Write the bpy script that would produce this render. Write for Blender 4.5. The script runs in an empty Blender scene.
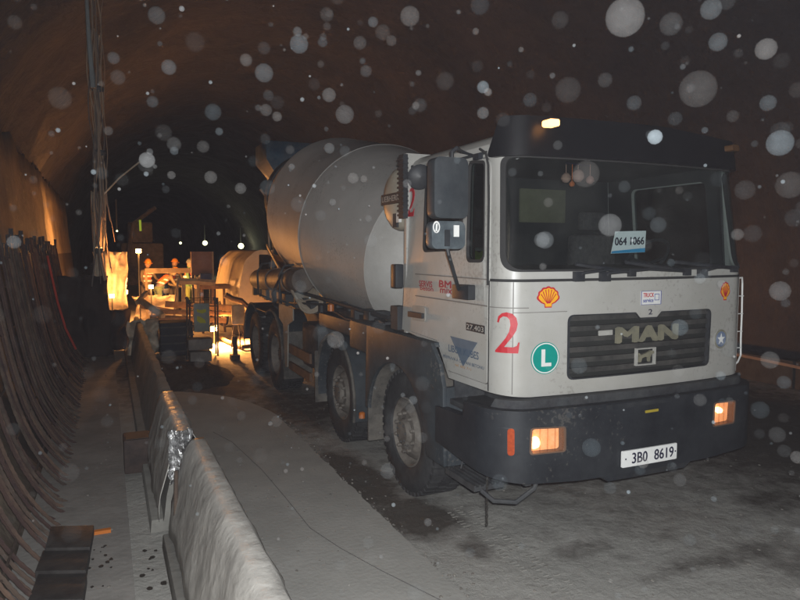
import bpy, bmesh, math, random
from mathutils import Vector, Matrix, noise
from mathutils.geometry import tessellate_polygon
random.seed(7)
PI = math.pi
SC = bpy.context.scene
COL = SC.collection

# ------------------------------------------------------------------ measuring
F = 654.0; H = 2.1; PT = math.atan(50/654.0); YAW = math.radians(24.2)
def ray(x, y):
    r = (x-400)/F; d = (y-300)/F
    f = math.cos(PT)-math.sin(PT)*d; dn = math.sin(PT)+math.cos(PT)*d
    return (f*math.sin(YAW)+r*math.cos(YAW), f*math.cos(YAW)-r*math.sin(YAW), -dn)
def atY(x, y, Y):
    a = ray(x, y); t = Y/a[1]; return Vector((a[0]*t, Y, H+a[2]*t))
def atX(x, y, X):
    a = ray(x, y); t = X/a[0]; return Vector((X, a[1]*t, H+a[2]*t))
def atG(x, y, z=0.0):
    a = ray(x, y); t = (z-H)/a[2]; return Vector((a[0]*t, a[1]*t, z))

# ------------------------------------------------------------------ materials
MATS = {}
def mat(name, c1, c2=None, rough=0.7, metal=0.0, scale=6.0, bump=0.0, bscale=None, contrast=(0.35, 0.65),
        emit=None, estr=0.0, spec=0.4, detail=6, dust=0.0, dustcol=(0.30, 0.27, 0.23), coat=0.0, speck=0.0):
    if name in MATS: return MATS[name]
    m = bpy.data.materials.new(name); m.use_nodes = True
    nt = m.node_tree; N = nt.nodes; L = nt.links
    p = N['Principled BSDF']
    p.inputs['Roughness'].default_value = rough
    p.inputs['Metallic'].default_value = metal
    p.inputs['Specular IOR Level'].default_value = spec
    p.inputs['Coat Weight'].default_value = coat
    c2 = c2 or tuple(v*0.8 for v in c1)
    tc = N.new('ShaderNodeNewGeometry')
    nz = N.new('ShaderNodeTexNoise'); nz.inputs['Scale'].default_value = scale; nz.inputs['Detail'].default_value = detail
    nz.inputs['Roughness'].default_value = 0.65
    L.new(tc.outputs['Position'], nz.inputs['Vector'])
    rp = N.new('ShaderNodeValToRGB')
    rp.color_ramp.elements[0].position = contrast[0]; rp.color_ramp.elements[1].position = contrast[1]
    rp.color_ramp.elements[0].color = (*c2, 1); rp.color_ramp.elements[1].color = (*c1, 1)
    L.new(nz.outputs['Fac'], rp.inputs['Fac'])
    out = rp.outputs['Color']
    if dust > 0:
        n2 = N.new('ShaderNodeTexNoise'); n2.inputs['Scale'].default_value = scale*0.45; n2.inputs['Detail'].default_value = 8
        n2.inputs['Roughness'].default_value = 0.75
        L.new(tc.outputs['Position'], n2.inputs['Vector'])
        mr = N.new('ShaderNodeMapRange'); mr.inputs['From Min'].default_value = 0.38; mr.inputs['From Max'].default_value = 0.68
        mr.inputs['To Max'].default_value = dust
        L.new(n2.outputs['Fac'], mr.inputs['Value'])
        mx = N.new('ShaderNodeMix'); mx.data_type = 'RGBA'
        L.new(mr.outputs['Result'], mx.inputs['Factor']); L.new(out, mx.inputs['A']); mx.inputs['B'].default_value = (*dustcol, 1)
        out = mx.outputs['Result']
    if speck > 0:
        n3 = N.new('ShaderNodeTexNoise'); n3.inputs['Scale'].default_value = 38; n3.inputs['Detail'].default_value = 3
        L.new(tc.outputs['Position'], n3.inputs['Vector'])
        n4 = N.new('ShaderNodeTexNoise'); n4.inputs['Scale'].default_value = 1.7; n4.inputs['Detail'].default_value = 4
        L.new(tc.outputs['Position'], n4.inputs['Vector'])
        ad = N.new('ShaderNodeMath'); ad.operation = 'ADD'; L.new(n3.outputs['Fac'], ad.inputs[0]); L.new(n4.outputs['Fac'], ad.inputs[1])
        mr2 = N.new('ShaderNodeMapRange'); mr2.inputs['From Min'].default_value = 1.14; mr2.inputs['From Max'].default_value = 1.26
        mr2.inputs['To Max'].default_value = speck; L.new(ad.outputs[0], mr2.inputs['Value'])
        mx3 = N.new('ShaderNodeMix'); mx3.data_type = 'RGBA'; L.new(mr2.outputs['Result'], mx3.inputs['Factor']); L.new(out, mx3.inputs['A'])
        mx3.inputs['B'].default_value = (0.17, 0.155, 0.135, 1); out = mx3.outputs['Result']
    L.new(out, p.inputs['Base Color'])
    if bump > 0:
        nb = N.new('ShaderNodeTexNoise'); nb.inputs['Scale'].default_value = bscale or scale*3; nb.inputs['Detail'].default_value = 8
        L.new(tc.outputs['Position'], nb.inputs['Vector'])
        b = N.new('ShaderNodeBump'); b.inputs['Strength'].default_value = 1.0; b.inputs['Distance'].default_value = bump
        L.new(nb.outputs['Fac'], b.inputs['Height']); L.new(b.outputs['Normal'], p.inputs['Normal'])
    if emit:
        p.inputs['Emission Color'].default_value = (*emit, 1); p.inputs['Emission Strength'].default_value = estr
    MATS[name] = m
    return m
def glass(name, tint, gloss=0.06, rough=0.03):
    if name in MATS: return MATS[name]
    m = bpy.data.materials.new(name); m.use_nodes = True
    nt = m.node_tree; N = nt.nodes; L = nt.links
    N.remove(N['Principled BSDF']); o = N['Material Output']
    t = N.new('ShaderNodeBsdfTransparent'); t.inputs['Color'].default_value = (*tint, 1)
    g = N.new('ShaderNodeBsdfGlossy'); g.inputs['Roughness'].default_value = rough
    d = N.new('ShaderNodeBsdfDiffuse'); d.inputs['Color'].default_value = (0.3, 0.3, 0.28, 1)
    x = N.new('ShaderNodeMixShader'); x.inputs[0].default_value = gloss
    L.new(t.outputs[0], x.inputs[1]); L.new(g.outputs[0], x.inputs[2])
    # film of dust on the pane
    gm = N.new('ShaderNodeNewGeometry'); nz = N.new('ShaderNodeTexNoise'); nz.inputs['Scale'].default_value = 3.5; nz.inputs['Detail'].default_value = 7
    L.new(gm.outputs['Position'], nz.inputs['Vector'])
    mr = N.new('ShaderNodeMapRange'); mr.inputs['From Min'].default_value = 0.35; mr.inputs['From Max'].default_value = 0.75
    mr.inputs['To Min'].default_value = 0.004; mr.inputs['To Max'].default_value = 0.04
    L.new(nz.outputs['Fac'], mr.inputs['Value'])
    y = N.new('ShaderNodeMixShader'); L.new(mr.outputs['Result'], y.inputs[0])
    L.new(x.outputs[0], y.inputs[1]); L.new(d.outputs[0], y.inputs[2]); L.new(y.outputs[0], o.inputs['Surface'])
    MATS[name] = m
    return m

WHITE = mat('white_paint', (0.43, 0.425, 0.405), (0.37, 0.365, 0.34), speck=0.35, rough=0.38, scale=2.5, dust=0.28, dustcol=(0.34, 0.31, 0.26), spec=0.5)
SEAM = mat('seam_rubber', (0.03, 0.03, 0.03), rough=0.8)
BLACKP = mat('black_plastic', (0.020, 0.024, 0.03), (0.012, 0.014, 0.018), rough=0.5, scale=5, dust=0.22, dustcol=(0.13, 0.125, 0.115))
BUMP = mat('bumper_plastic', (0.018, 0.021, 0.026), (0.011, 0.013, 0.017), rough=0.45, scale=4, speck=0.3, dust=0.28, dustcol=(0.075, 0.08, 0.085), bump=0.001)
CHASS = mat('chassis_metal', (0.04, 0.045, 0.05), (0.02, 0.02, 0.024), rough=0.7, scale=7, dust=0.4, dustcol=(0.11, 0.11, 0.105), bump=0.003)
FENDER = mat('fender_plastic', (0.035, 0.045, 0.055), (0.02, 0.025, 0.03), rough=0.6, scale=5, dust=0.35, dustcol=(0.10, 0.11, 0.11), speck=0.4)
RUBBER = mat('tyre_rubber', (0.035, 0.036, 0.037), (0.018, 0.018, 0.02), rough=0.85, scale=9, dust=0.45, dustcol=(0.10, 0.10, 0.10), bump=0.002)
RIM = mat('rim_dusty', (0.17, 0.15, 0.13), (0.08, 0.07, 0.06), rough=0.7, scale=12, dust=0.6, dustcol=(0.24, 0.22, 0.19), bump=0.002)
DRUM = mat('drum_paint', (0.56, 0.545, 0.52), (0.46, 0.445, 0.42), speck=0.3, rough=0.6, scale=1.6, dust=0.6, dustcol=(0.52, 0.50, 0.47), bump=0.003, bscale=9)
DRUMF = mat('drum_front_paint', (0.60, 0.59, 0.56), (0.52, 0.51, 0.48), rough=0.55, scale=2.5, dust=0.4, dustcol=(0.27, 0.25, 0.22), bump=0.002)
CREAM = mat('cream_tank', (0.50, 0.45, 0.36), (0.42, 0.38, 0.30), rough=0.45, scale=5, dust=0.3)
BLUE = mat('blue_paint', (0.02, 0.07, 0.12), (0.012, 0.04, 0.08), rough=0.5, scale=5, dust=0.3)
RED = mat('red_vinyl', (0.50, 0.025, 0.035), (0.42, 0.02, 0.03), rough=0.45, scale=20)
DRED = mat('dark_red_vinyl', (0.35, 0.03, 0.06), rough=0.5, scale=20)
YEL = mat('yellow_vinyl', (0.85, 0.42, 0.02), (0.75, 0.36, 0.02), rough=0.45, scale=20)
GREEN = mat('green_vinyl', (0.0, 0.27, 0.22), (0.0, 0.24, 0.2), rough=0.45, scale=20)
DBLUE = mat('slate_blue_vinyl', (0.08, 0.12, 0.18), (0.06, 0.09, 0.14), rough=0.5, scale=20)
VWHITE = mat('white_vinyl', (0.72, 0.72, 0.70), (0.66, 0.66, 0.64), rough=0.45, scale=15)
PLATE = mat('plate_white', (0.85, 0.85, 0.83), (0.8, 0.8, 0.78), rough=0.4, scale=20)
INK = mat('black_ink', (0.02, 0.02, 0.05), rough=0.5, scale=20)
CHROME = mat('dull_metal', (0.55, 0.54, 0.50), (0.42, 0.41, 0.38), rough=0.4, metal=0.3, scale=15)
BADGE = mat('brassy_metal', (0.30, 0.28, 0.20), (0.22, 0.21, 0.16), rough=0.4, metal=0.3, scale=15)
GRILLE = mat('grille_plastic', (0.035, 0.037, 0.035), (0.02, 0.02, 0.02), rough=0.6, scale=9, dust=0.5, dustcol=(0.12, 0.11, 0.10))
WIND = glass('windscreen_glass', (0.78, 0.82, 0.82), 0.05)
DWIN = glass('side_glass', (0.45, 0.5, 0.5), 0.05)
LENS = glass('lamp_lens', (0.95, 0.9, 0.85), 0.06, 0.1)
CONC = mat('barrier_concrete', (0.23, 0.225, 0.205), (0.15, 0.145, 0.13), rough=0.9, scale=4, bump=0.006, bscale=14, dust=0.4, dustcol=(0.30, 0.29, 0.26))
PLASTIC = mat('dusty_sheeting', (0.50, 0.48, 0.44), (0.33, 0.315, 0.29), rough=0.45, scale=7, bump=0.012, bscale=9, spec=0.6)
FOIL = mat('silver_tape', (0.75, 0.75, 0.75), (0.5, 0.5, 0.5), rough=0.18, metal=0.9, scale=30, bump=0.02, bscale=40)
RUST = mat('rusty_bar', (0.10, 0.07, 0.052), (0.045, 0.032, 0.026), rough=0.9, scale=6, bump=0.002, bscale=60)
RUSTD = mat('rusty_plate', (0.06, 0.04, 0.033), (0.03, 0.022, 0.02), rough=0.8, scale=9, bump=0.004)
STEELD = mat('dark_steel_plate', (0.035, 0.032, 0.03), (0.018, 0.016, 0.016), rough=0.6, scale=9, bump=0.004, dust=0.25, dustcol=(0.10, 0.09, 0.08))
WOOD = mat('raw_timber', (0.30, 0.19, 0.10), (0.18, 0.11, 0.06), rough=0.85, scale=8, bump=0.003)
ORANGEP = mat('orange_paint', (0.55, 0.16, 0.02), rough=0.6)
LAMPW = mat('lamp_glow_white', (0.9, 0.9, 0.8), emit=(1.0, 0.95, 0.62), estr=18)
LAMPO = mat('lamp_glow_sodium', (0.9, 0.7, 0.4), emit=(1.0, 0.62, 0.25), estr=22)
HOUS = mat('lamp_housing', (0.05, 0.05, 0.05), rough=0.6)
SHOT = mat('shotcrete', (0.050, 0.043, 0.044), (0.017, 0.015, 0.016), rough=0.95, scale=0.55, bump=0.10, bscale=3.2, contrast=(0.3, 0.7), detail=10)
WALLM = mat('membrane_sheet', (0.22, 0.18, 0.135), (0.12, 0.095, 0.07), rough=0.7, scale=1.2, bump=0.03, bscale=5)

# ------------------------------------------------------------------ mesh builder
class MB:
    def __init__(s): s.v = []; s.f = []
    def add(s, vs, fs):
        o = len(s.v); s.v += [Vector(v) for v in vs]; s.f += [tuple(i+o for i in f) for f in fs]; return s
    def box(s, lo, hi, M=None):
        x0, y0, z0 = lo; x1, y1, z1 = hi
        vs = [Vector(p) for p in ((x0,y0,z0),(x1,y0,z0),(x1,y1,z0),(x0,y1,z0),(x0,y0,z1),(x1,y0,z1),(x1,y1,z1),(x0,y1,z1))]
        if M: vs = [M @ v for v in vs]
        return s.add(vs, [(0,3,2,1),(4,5,6,7),(0,1,5,4),(1,2,6,5),(2,3,7,6),(3,0,4,7)])
    def tube(s, pts, r, n=8, cap=True):
        pts = [Vector(p) for p in pts]; rs = r if isinstance(r, (list, tuple)) else [r]*len(pts)
        o = len(s.v); up = Vector((0.13, 0.21, 1)).normalized(); prev = None
        for i, p in enumerate(pts):
            t = (pts[min(i+1, len(pts)-1)]-pts[max(i-1, 0)]).normalized()
            if prev is None:
                a = t.cross(up) if abs(t.dot(up)) < 0.95 else t.cross(Vector((1, 0, 0)))
            else: a = prev - t*prev.dot(t)
            a.normalize(); prev = a; b = t.cross(a)
            for k in range(n):
                w = 2*PI*k/n; s.v.append(p+(a*math.cos(w)+b*math.sin(w))*rs[i])
        for i in range(len(pts)-1):
            for k in range(n):
                k2 = (k+1) % n; s.f.append((o+i*n+k, o+i*n+k2, o+(i+1)*n+k2, o+(i+1)*n+k))
        if cap: s.f.append(tuple(o+k for k in range(n))[::-1]); s.f.append(tuple(o+(len(pts)-1)*n+k for k in range(n)))
        return s
    def lathe(s, prof, org=(0,0,0), axis=(1,0,0), n=32, a0=0, a1=2*PI):
        """prof: list of (distance along axis, radius)"""
        org = Vector(org); ax = Vector(axis).normalized()
        a = ax.cross(Vector((0,0,1))) if abs(ax.z) < 0.9 else ax.cross(Vector((1,0,0)))
        a.normalize(); b = ax.cross(a); o = len(s.v); full = abs(a1-a0-2*PI) < 1e-6; m = n if full else n+1
        for (d, r) in prof:
            for k in range(m):
                w = a0+(a1-a0)*k/n; s.v.append(org+ax*d+(a*math.cos(w)+b*math.sin(w))*max(r, 1e-4))
        for i in range(len(prof)-1):
            for k in range(n):
                k2 = (k+1) % m; s.f.append((o+i*m+k, o+i*m+k2, o+(i+1)*m+k2, o+(i+1)*m+k))
        return s
    def poly(s, outer, holes, d0, d1, fn):
        """flat outline with holes, extruded from depth d0 to d1 and laid on a surface by fn(s, z, d)"""
        loops = [list(outer)]+[list(h) for h in holes]
        flat = [p for l in loops for p in l]
        tris = tessellate_polygon([[Vector((p[0], p[1], 0)) for p in l] for l in loops])
        n = len(flat); vs = [Vector((p[0], p[1], d1)) for p in flat]+[Vector((p[0], p[1], d0)) for p in flat]
        fs = [tuple(t) for t in tris]+[tuple(i+n for i in t)[::-1] for t in tris]
        k = 0
        for l in loops:
            m = len(l)
            for i in range(m): fs.append((k+i, k+(i+1) % m, n+k+(i+1) % m, n+k+i))
            k += m
        return s.bent(vs, fs, fn)
    def bent(s, vs, fs, fn, cuts=None):
        bm = bmesh.new(); bv = [bm.verts.new(v) for v in vs]
        for f in fs:
            try: bm.faces.new([bv[i] for i in f])
            except ValueError: pass
        if fn is not None and getattr(fn, 'cuts', None):
            xs = [v.x for v in vs]; lo, hi = min(xs), max(xs)
            for c in fn.cuts:
                if lo+1e-4 < c < hi-1e-4:
                    bmesh.ops.bisect_plane(bm, geom=bm.verts[:]+bm.edges[:]+bm.faces[:], plane_co=(c,0,0), plane_no=(1,0,0), dist=1e-6)
        bmesh.ops.recalc_face_normals(bm, faces=bm.faces[:])
        bm.verts.index_update()
        o = len(s.v)
        for v in bm.verts: s.v.append(Vector(fn(*v.co)) if fn else v.co.copy())
        for f in bm.faces: s.f.append(tuple(v.index+o for v in f.verts))
        bm.free(); return s
    def build(s, name, m, parent=None, smooth=True, bevel=0.0, ang=0.6, recalc=True, world_off=True):
        me = bpy.data.meshes.new(name)
        off = Vector((0,0,0))
        if parent is not None and world_off: off = world_loc(parent)
        me.from_pydata([tuple(v-off) for v in s.v], [], s.f)
        if recalc:
            bm = bmesh.new(); bm.from_mesh(me); bmesh.ops.recalc_face_normals(bm, faces=bm.faces[:]); bm.to_mesh(me); bm.free()
        if bevel > 0:
            bm = bmesh.new(); bm.from_mesh(me)
            es = [e for e in bm.edges if len(e.link_faces) == 2 and e.calc_face_angle(0) > 0.7]
            try: bmesh.ops.bevel(bm, geom=es, offset=bevel, segments=2, affect='EDGES', profile=0.6, clamp_overlap=True)
            except Exception: pass
            bm.to_mesh(me); bm.free()
        if smooth:
            me.shade_smooth(); me.set_sharp_from_angle(angle=ang)
        ob = bpy.data.objects.new(name, me); COL.objects.link(ob)
        if m: me.materials.append(m)
        if parent is not None: ob.parent = parent
        return ob
def world_loc(o):
    l = o.location.copy()
    while o.parent: o = o.parent; l = l+o.location
    return l
def empty(name, loc, label, cat, group=None):
    o = bpy.data.objects.new(name, None); COL.objects.link(o); o.location = loc; o.empty_display_size = 0.2
    tag(o, label, cat, group); return o
def tag(o, label=None, cat=None, group=None, kind=None):
    if label: o['label'] = label
    if cat: o['category'] = cat
    if group: o['group'] = group
    if kind: o['kind'] = kind
    return o
def kids(o): return [c for c in bpy.data.objects if c.parent == o]
def copy_tree(o, parent=None):
    c = o.copy(); COL.objects.link(c); c.parent = parent
    for ch in kids(o): copy_tree(ch, c)
    return c
def rounded(pts, r, n=5):
    out = []; m = len(pts); rr = r if isinstance(r, (list, tuple)) else [r]*m
    for i in range(m):
        p = Vector(pts[i]); a = Vector(pts[i-1])-p; b = Vector(pts[(i+1) % m])-p; q = rr[i]
        if q <= 1e-6: out.append(tuple(p)); continue
        ang = a.angle(b); t = min(q/math.tan(ang/2), a.length*0.48, b.length*0.48)
        A = p+a.normalized()*t; B = p+b.normalized()*t
        for k in range(n+1):
            u = k/n; out.append(tuple((1-u)**2*A+2*u*(1-u)*p+u*u*B))
    return out
def circ(c, r, n=32, a0=0, a1=2*PI, e=1.0):
    return [(c[0]+r*math.cos(a0+(a1-a0)*k/n), c[1]+e*r*math.sin(a0+(a1-a0)*k/n)) for k in range(n)]
def textmesh(txt, shear=0.0):
    cu = bpy.data.curves.new('t', 'FONT'); cu.body = txt; cu.resolution_u = 3; cu.shear = shear
    ob = bpy.data.objects.new('t', cu); COL.objects.link(ob)
    bpy.context.view_layer.update()
    me = bpy.data.meshes.new_from_object(ob.evaluated_get(bpy.context.evaluated_depsgraph_get()))
    vs = [v.co.copy() for v in me.vertices]; fs = [tuple(p.vertices) for p in me.polygons]
    bpy.data.objects.remove(ob); bpy.data.meshes.remove(me); return vs, fs
def text_on(mb, txt, fn, s0, z0, s1, z1, d, bold=0.0):
    """lay the letters into the box (s0,z0)-(s1,z1) of the surface fn, d above it"""
    vs, fs = textmesh(txt)
    x0 = min(v.x for v in vs); x1 = max(v.x for v in vs); y0 = min(v.y for v in vs); y1 = max(v.y for v in vs)
    offs = [(0, 0)] if not bold else [(-bold, 0), (bold, 0), (0, bold)]
    for i, (ox, oy) in enumerate(offs):
        q = [Vector((s0+(v.x-x0)/(x1-x0)*(s1-s0)+ox, z0+(v.y-y0)/(y1-y0)*(z1-z0)+oy, d+i*0.0004)) for v in vs]
        mb.bent(q, fs, fn)
    return mb

# ------------------------------------------------------------------ cab surface: a rounded plan outline
class Surf:
    def __init__(s, xl, xr, yb, yf, r, bow=0.0, taper=0.0, rake=0.0):
        s.taper, s.rake = taper, rake
        s.xl, s.xr, s.yb, s.yf, s.r, s.bow = xl, xr, yb, yf, r, bow
        s.L = PI/2*r; s.W = (xr-r)-(xl+r)
        s.cuts = [s.L*k/8 for k in range(0, 9)]+[s.L+s.W*k/14 for k in range(1, 14)]+[s.L+s.W+s.L*k/8 for k in range(0, 9)]
    def __call__(s, q, z, d=0.0):
        p = s.flat(q, z, d); h = z-1.9
        if s.taper and h > 0:
            p.x = 3.39+(p.x-3.39)*(1-s.taper*h); p.y += s.rake*h*max(0, min(1, (5.03-p.y)/1.4))
        return p
    def flat(s, q, z, d=0.0):
        cy = s.yf+s.r
        if q < 0: return Vector((s.xl-d, cy-q, z))
        if q < s.L:
            a = q/s.r; R = s.r+d; return Vector((s.xl+s.r-R*math.cos(a), cy-R*math.sin(a), z))
        if q < s.L+s.W:
            u = (q-s.L)/s.W; return Vector((s.xl+s.r+(q-s.L), s.yf-d-s.bow*(1-(2*u-1)**2), z))
        q2 = q-s.L-s.W
        if q2 < s.L:
            a = q2/s.r; R = s.r+d; return Vector((s.xr-s.r+R*math.sin(a), cy-R*math.cos(a), z))
        return Vector((s.xr+d, cy+(q2-s.L), z))
    def hit(s, px, py):
        """measure: where the line of sight through a photo point meets the outline -> (s, z)"""
        z = 1.5
        for _ in range(3): q, z = s.hit1(px, py, z)
        return q, z
    def hit1(s, px, py, zz):
        a = ray(px, py); best = None; Q = []; q = -(s.yb-s.yf-s.r)
        while q < s.L*2+s.W: Q.append(q); q += 0.004
        pa = s(Q[0], zz)
        for i in range(1, len(Q)):
            pb = s(Q[i], zz); ca = a[0]*pa.y-a[1]*pa.x; cb = a[0]*pb.y-a[1]*pb.x
            if ca*cb <= 0 and ca != cb:
                k = ca/(ca-cb); P = pa.lerp(pb, k); t = (P.x*a[0]+P.y*a[1])/(a[0]**2+a[1]**2)
                if t > 0 and (best is None or t < best[0]): best = (t, Q[i-1]+(Q[i]-Q[i-1])*k, H+a[2]*t)
            pa = pb
        if best is None:   # beyond the silhouette: take the nearest edge
            q = s.L+s.W+s.L*0.5; P = s(q, zz); t = (P.x*a[0]+P.y*a[1])/(a[0]**2+a[1]**2); return (q, H+a[2]*t)
        return best[1], best[2]
CAB = Surf(2.28, 4.50, 5.03, 3.46, 0.20, 0.05, 0.07, 0.10)
BMP = Surf(2.17, 4.57, 4.20, 3.34, 0.30, 0.04)
TRK = empty('mixer_truck', (3.42, 7.5, 0), 'white concrete mixer truck with dusty grey drum and red number 2, headlights lit', 'mixer truck')
def hp(S, pts): return [S.hit(*p) for p in pts]

def sub(S, name, m, outer, parent, d0=0.0, d1=0.004, holes=(), bevel=0):
    return MB().poly(outer, holes, d0, d1, S).build(name, m, parent, bevel=bevel)

ZB = 1.20; ZC = 1.86; ZT = 2.80
sL, sW = CAB.L, CAB.W; sEnd = 2*sL+sW
def yS(Y): return CAB.yf+CAB.r-Y
# ---- cab shell: one sheet round sides and corners, windscreen and door openings cut out
dl, dr = yS(4.86), yS(3.655)                       # door edges along the side
door_out = rounded([(dl, 1.43), (yS(4.36), 1.41), (yS(4.22), 1.21), (dr, 1.21), (dr, 2.72), (dl+0.02, 2.72)], [0.02, 0.05, 0.05, 0.03, 0.10, 0.05])
ws = rounded([(0.115, 1.965), (sEnd-0.07, 1.965), (sEnd-0.04, 2.70), (0.10, 2.70)], [0.12, 0.12, 0.06, 0.06], 8)
shell_out = [(yS(5.03), 1.43), (yS(4.36)-0.0, 1.37), (yS(4.20), 1.16), (0.05, 1.165)]+[(sL+sW*k/8, 1.15) for k in range(9)]+[(sEnd-0.05, 1.165), (sEnd+0.54, 1.16), (sEnd+0.70, 1.37), (sEnd+1.37, 1.43), (sEnd+1.37, ZT), (yS(5.03), ZT)]
doorR = rounded([(sEnd+0.02, 1.21), (sEnd+0.5, 1.21), (sEnd+0.66, 1.41), (sEnd+1.2, 1.43), (sEnd+1.18, 2.72), (sEnd+0.02, 2.72)], 0.04)
grout = rounded(hp(CAB, [(568, 315), (636, 312.5), (640, 318), (657, 317), (661, 311.5), (711, 308.5), (708, 365), (567, 380)]), [0.05, 0.02, 0.02, 0.02, 0.02, 0.05, 0.05, 0.05])
body = MB().poly(shell_out, [door_out, ws, grout, doorR], -0.03, 0, CAB)
body.build('cab_body', WHITE, TRK)
CABO = kids(TRK)[0]
# roof with rounded shoulders
rf = MB()
rows = [(0.0, 0.0), (0.03, 0.035), (0.09, 0.07), (0.25, 0.10), (0.55, 0.115), (1.12, 0.12)]
qs = [yS(5.03)]+[c for c in CAB.cuts]+[sEnd+1.37]
grid = []
for (ins, up) in rows:
    row = []
    for q in qs:
        p = CAB(q, ZT, 0); cx, cyy = 3.42, 4.35
        p = Vector((p.x+(cx-p.x)*min(ins/1.14, 1), p.y+(cyy-p.y)*min(ins/1.14, 1) if p.y < 4.9 else p.y, ZT+up)); row.append(p)
    grid.append(row)
nq = len(qs); rf.add([p for r in grid for p in r], [(i*nq+k, i*nq+k+1, (i+1)*nq+k+1, (i+1)*nq+k) for i in range(len(rows)-1) for k in range(nq-1)])
rf.build('roof', WHITE, TRK)
MB().box((2.30, 4.99, 1.35), (4.54, 5.03, 2.90)).build('rear_panel', WHITE, TRK)
# ---- left door, its windows, seams and handle
win = rounded(hp(CAB, [(424, 252), (463, 250), (465, 165), (427, 170)]), 0.06)
vent = rounded(hp(CAB, [(467.5, 262), (485, 262), (486, 161), (470, 161)]), [0.06, 0.06, 0.04, 0.05])
g = 0.007
dcen = (sum(p[0] for p in door_out)/len(door_out), sum(p[1] for p in door_out)/len(door_out))
def inset(poly, k):
    c = Vector((sum(p[0] for p in poly)/len(poly), sum(p[1] for p in poly)/len(poly)))
    return [tuple(Vector(p)+(c-Vector(p)).normalized()*k) for p in poly]
door = MB().poly(inset(door_out, g), [win, vent], -0.035, 0.006, CAB).build('door', WHITE, TRK)
dseam = MB().poly(inset(door_out, -0.01), [inset(door_out, 0.012)], -0.05, -0.02, CAB).build('door_seal', SEAM, door)
for nm, w in (('side_window', win), ('vent_window', vent)):
    f = MB().poly(inset(w, -0.004), [inset(w, 0.017)], -0.02, 0.013, CAB).build('window_seal', SEAM, door)
    MB().poly(inset(w, 0.010), [], -0.012, -0.006, CAB).build(nm, DWIN, door)
for a, b in (((416, 273.5), (488, 280)), ((416, 294.5), (488, 307.5))):
    p, q = CAB.hit(*a), CAB.hit(*b); zz = (p[1]+q[1])/2
    MB().poly([(p[0], zz-0.004), (q[0], zz-0.004), (q[0], zz+0.004), (p[0], zz+0.004)], [], 0.004, 0.008, CAB).build('door_crease', mat('crease', (0.2, 0.19, 0.175), rough=0.6), door)
hc = rounded(hp(CAB, [(413, 320), (426, 322), (426, 307), (413, 305)]), 0.03)
MB().poly(hc, [], 0.005, 0.010, CAB).build('handle_recess', mat('recess', (0.35, 0.34, 0.31), rough=0.5), door)
hc = rounded(hp(CAB, [(411.5, 316.5), (425.5, 318.5), (425.5, 313.5), (411.5, 311)]), 0.008)
MB().poly(hc, [], 0.012, 0.035, CAB).build('door_handle', BLACKP, door)
# curved rubber grab strip along the top front of the door
pl = [CAB.hit(*p) for p in ((481, 149), (487, 153), (489.5, 165), (490, 200), (489.5, 240), (489, 285))]
MB().tube([CAB(q, z, 0.010) for q, z in pl], 0.009, 6).build('rain_strip', SEAM, door)
rwin = rounded([(sEnd+0.12, 1.98), (sEnd+0.95, 1.98), (sEnd+0.95, 2.64), (sEnd+0.10, 2.64)], 0.06)
rdoor = MB().poly(inset(doorR, g), [rwin], -0.03, 0.004, CAB).build('door', WHITE, TRK)
MB().poly(inset(rwin, -0.01), [], -0.02, -0.014, CAB).build('side_window', DWIN, rdoor)
LIN = mat('door_trim', (0.035, 0.036, 0.036), rough=0.9)
MB().poly([(sEnd-0.13, 1.25), (sEnd+1.25, 1.45), (sEnd+1.25, 2.76), (sEnd-0.13, 2.76)], [inset(rwin, -0.01)], -0.06, -0.045, CAB).build('door_lining', LIN, rdoor)
MB().poly([(dl-0.05, 1.45), (dr-0.02, 1.25), (dr-0.02, 2.76), (dl-0.05, 2.76)], [inset(win, -0.006), inset(vent, -0.006)], -0.06, -0.045, CAB).build('door_lining', LIN, door)
# seams on the pillar, corners and front
def seamline(pa, pb, w=0.004, m=SEAM, nm='panel_gap', d=0.0022):
    a, b = Vector(pa), Vector(pb); t = (b-a).normalized(); n = Vector((-t.y, t.x))*w
    pts = [tuple(a-n), tuple(b-n), tuple(b+n), tuple(a+n)]
    return MB().poly(pts, [], -0.001, d, CAB).build(nm, m, CABO)
CRS = mat('crease', (0.2, 0.19, 0.175))
seamline((0.0+0.018, 1.905), (sEnd-0.018, 1.905), 0.009)
seamline((0.02, 1.73), (sL*0.93, 1.73), 0.003, CRS)
seamline((0.19, 1.17), (0.19, 1.895), 0.0035, CRS)
seamline((sEnd-0.19, 1.17), (sEnd-0.19, 1.895), 0.0035, CRS)
seamline((0.19, 1.70), (CAB.hit(570, 300)[0]-0.02, 1.70), 0.0022, CRS)
seamline((0.008, 1.17), (0.008, 1.90), 0.005)
# windscreen
fr = MB().poly(inset(ws, -0.012), [inset(ws, 0.028)], -0.012, 0.010, CAB).build('windscreen_seal', SEAM, TRK)
MB().poly(inset(ws, 0.015), [], -0.006, 0.0, CAB).build('windscreen', WIND, TRK)
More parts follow.
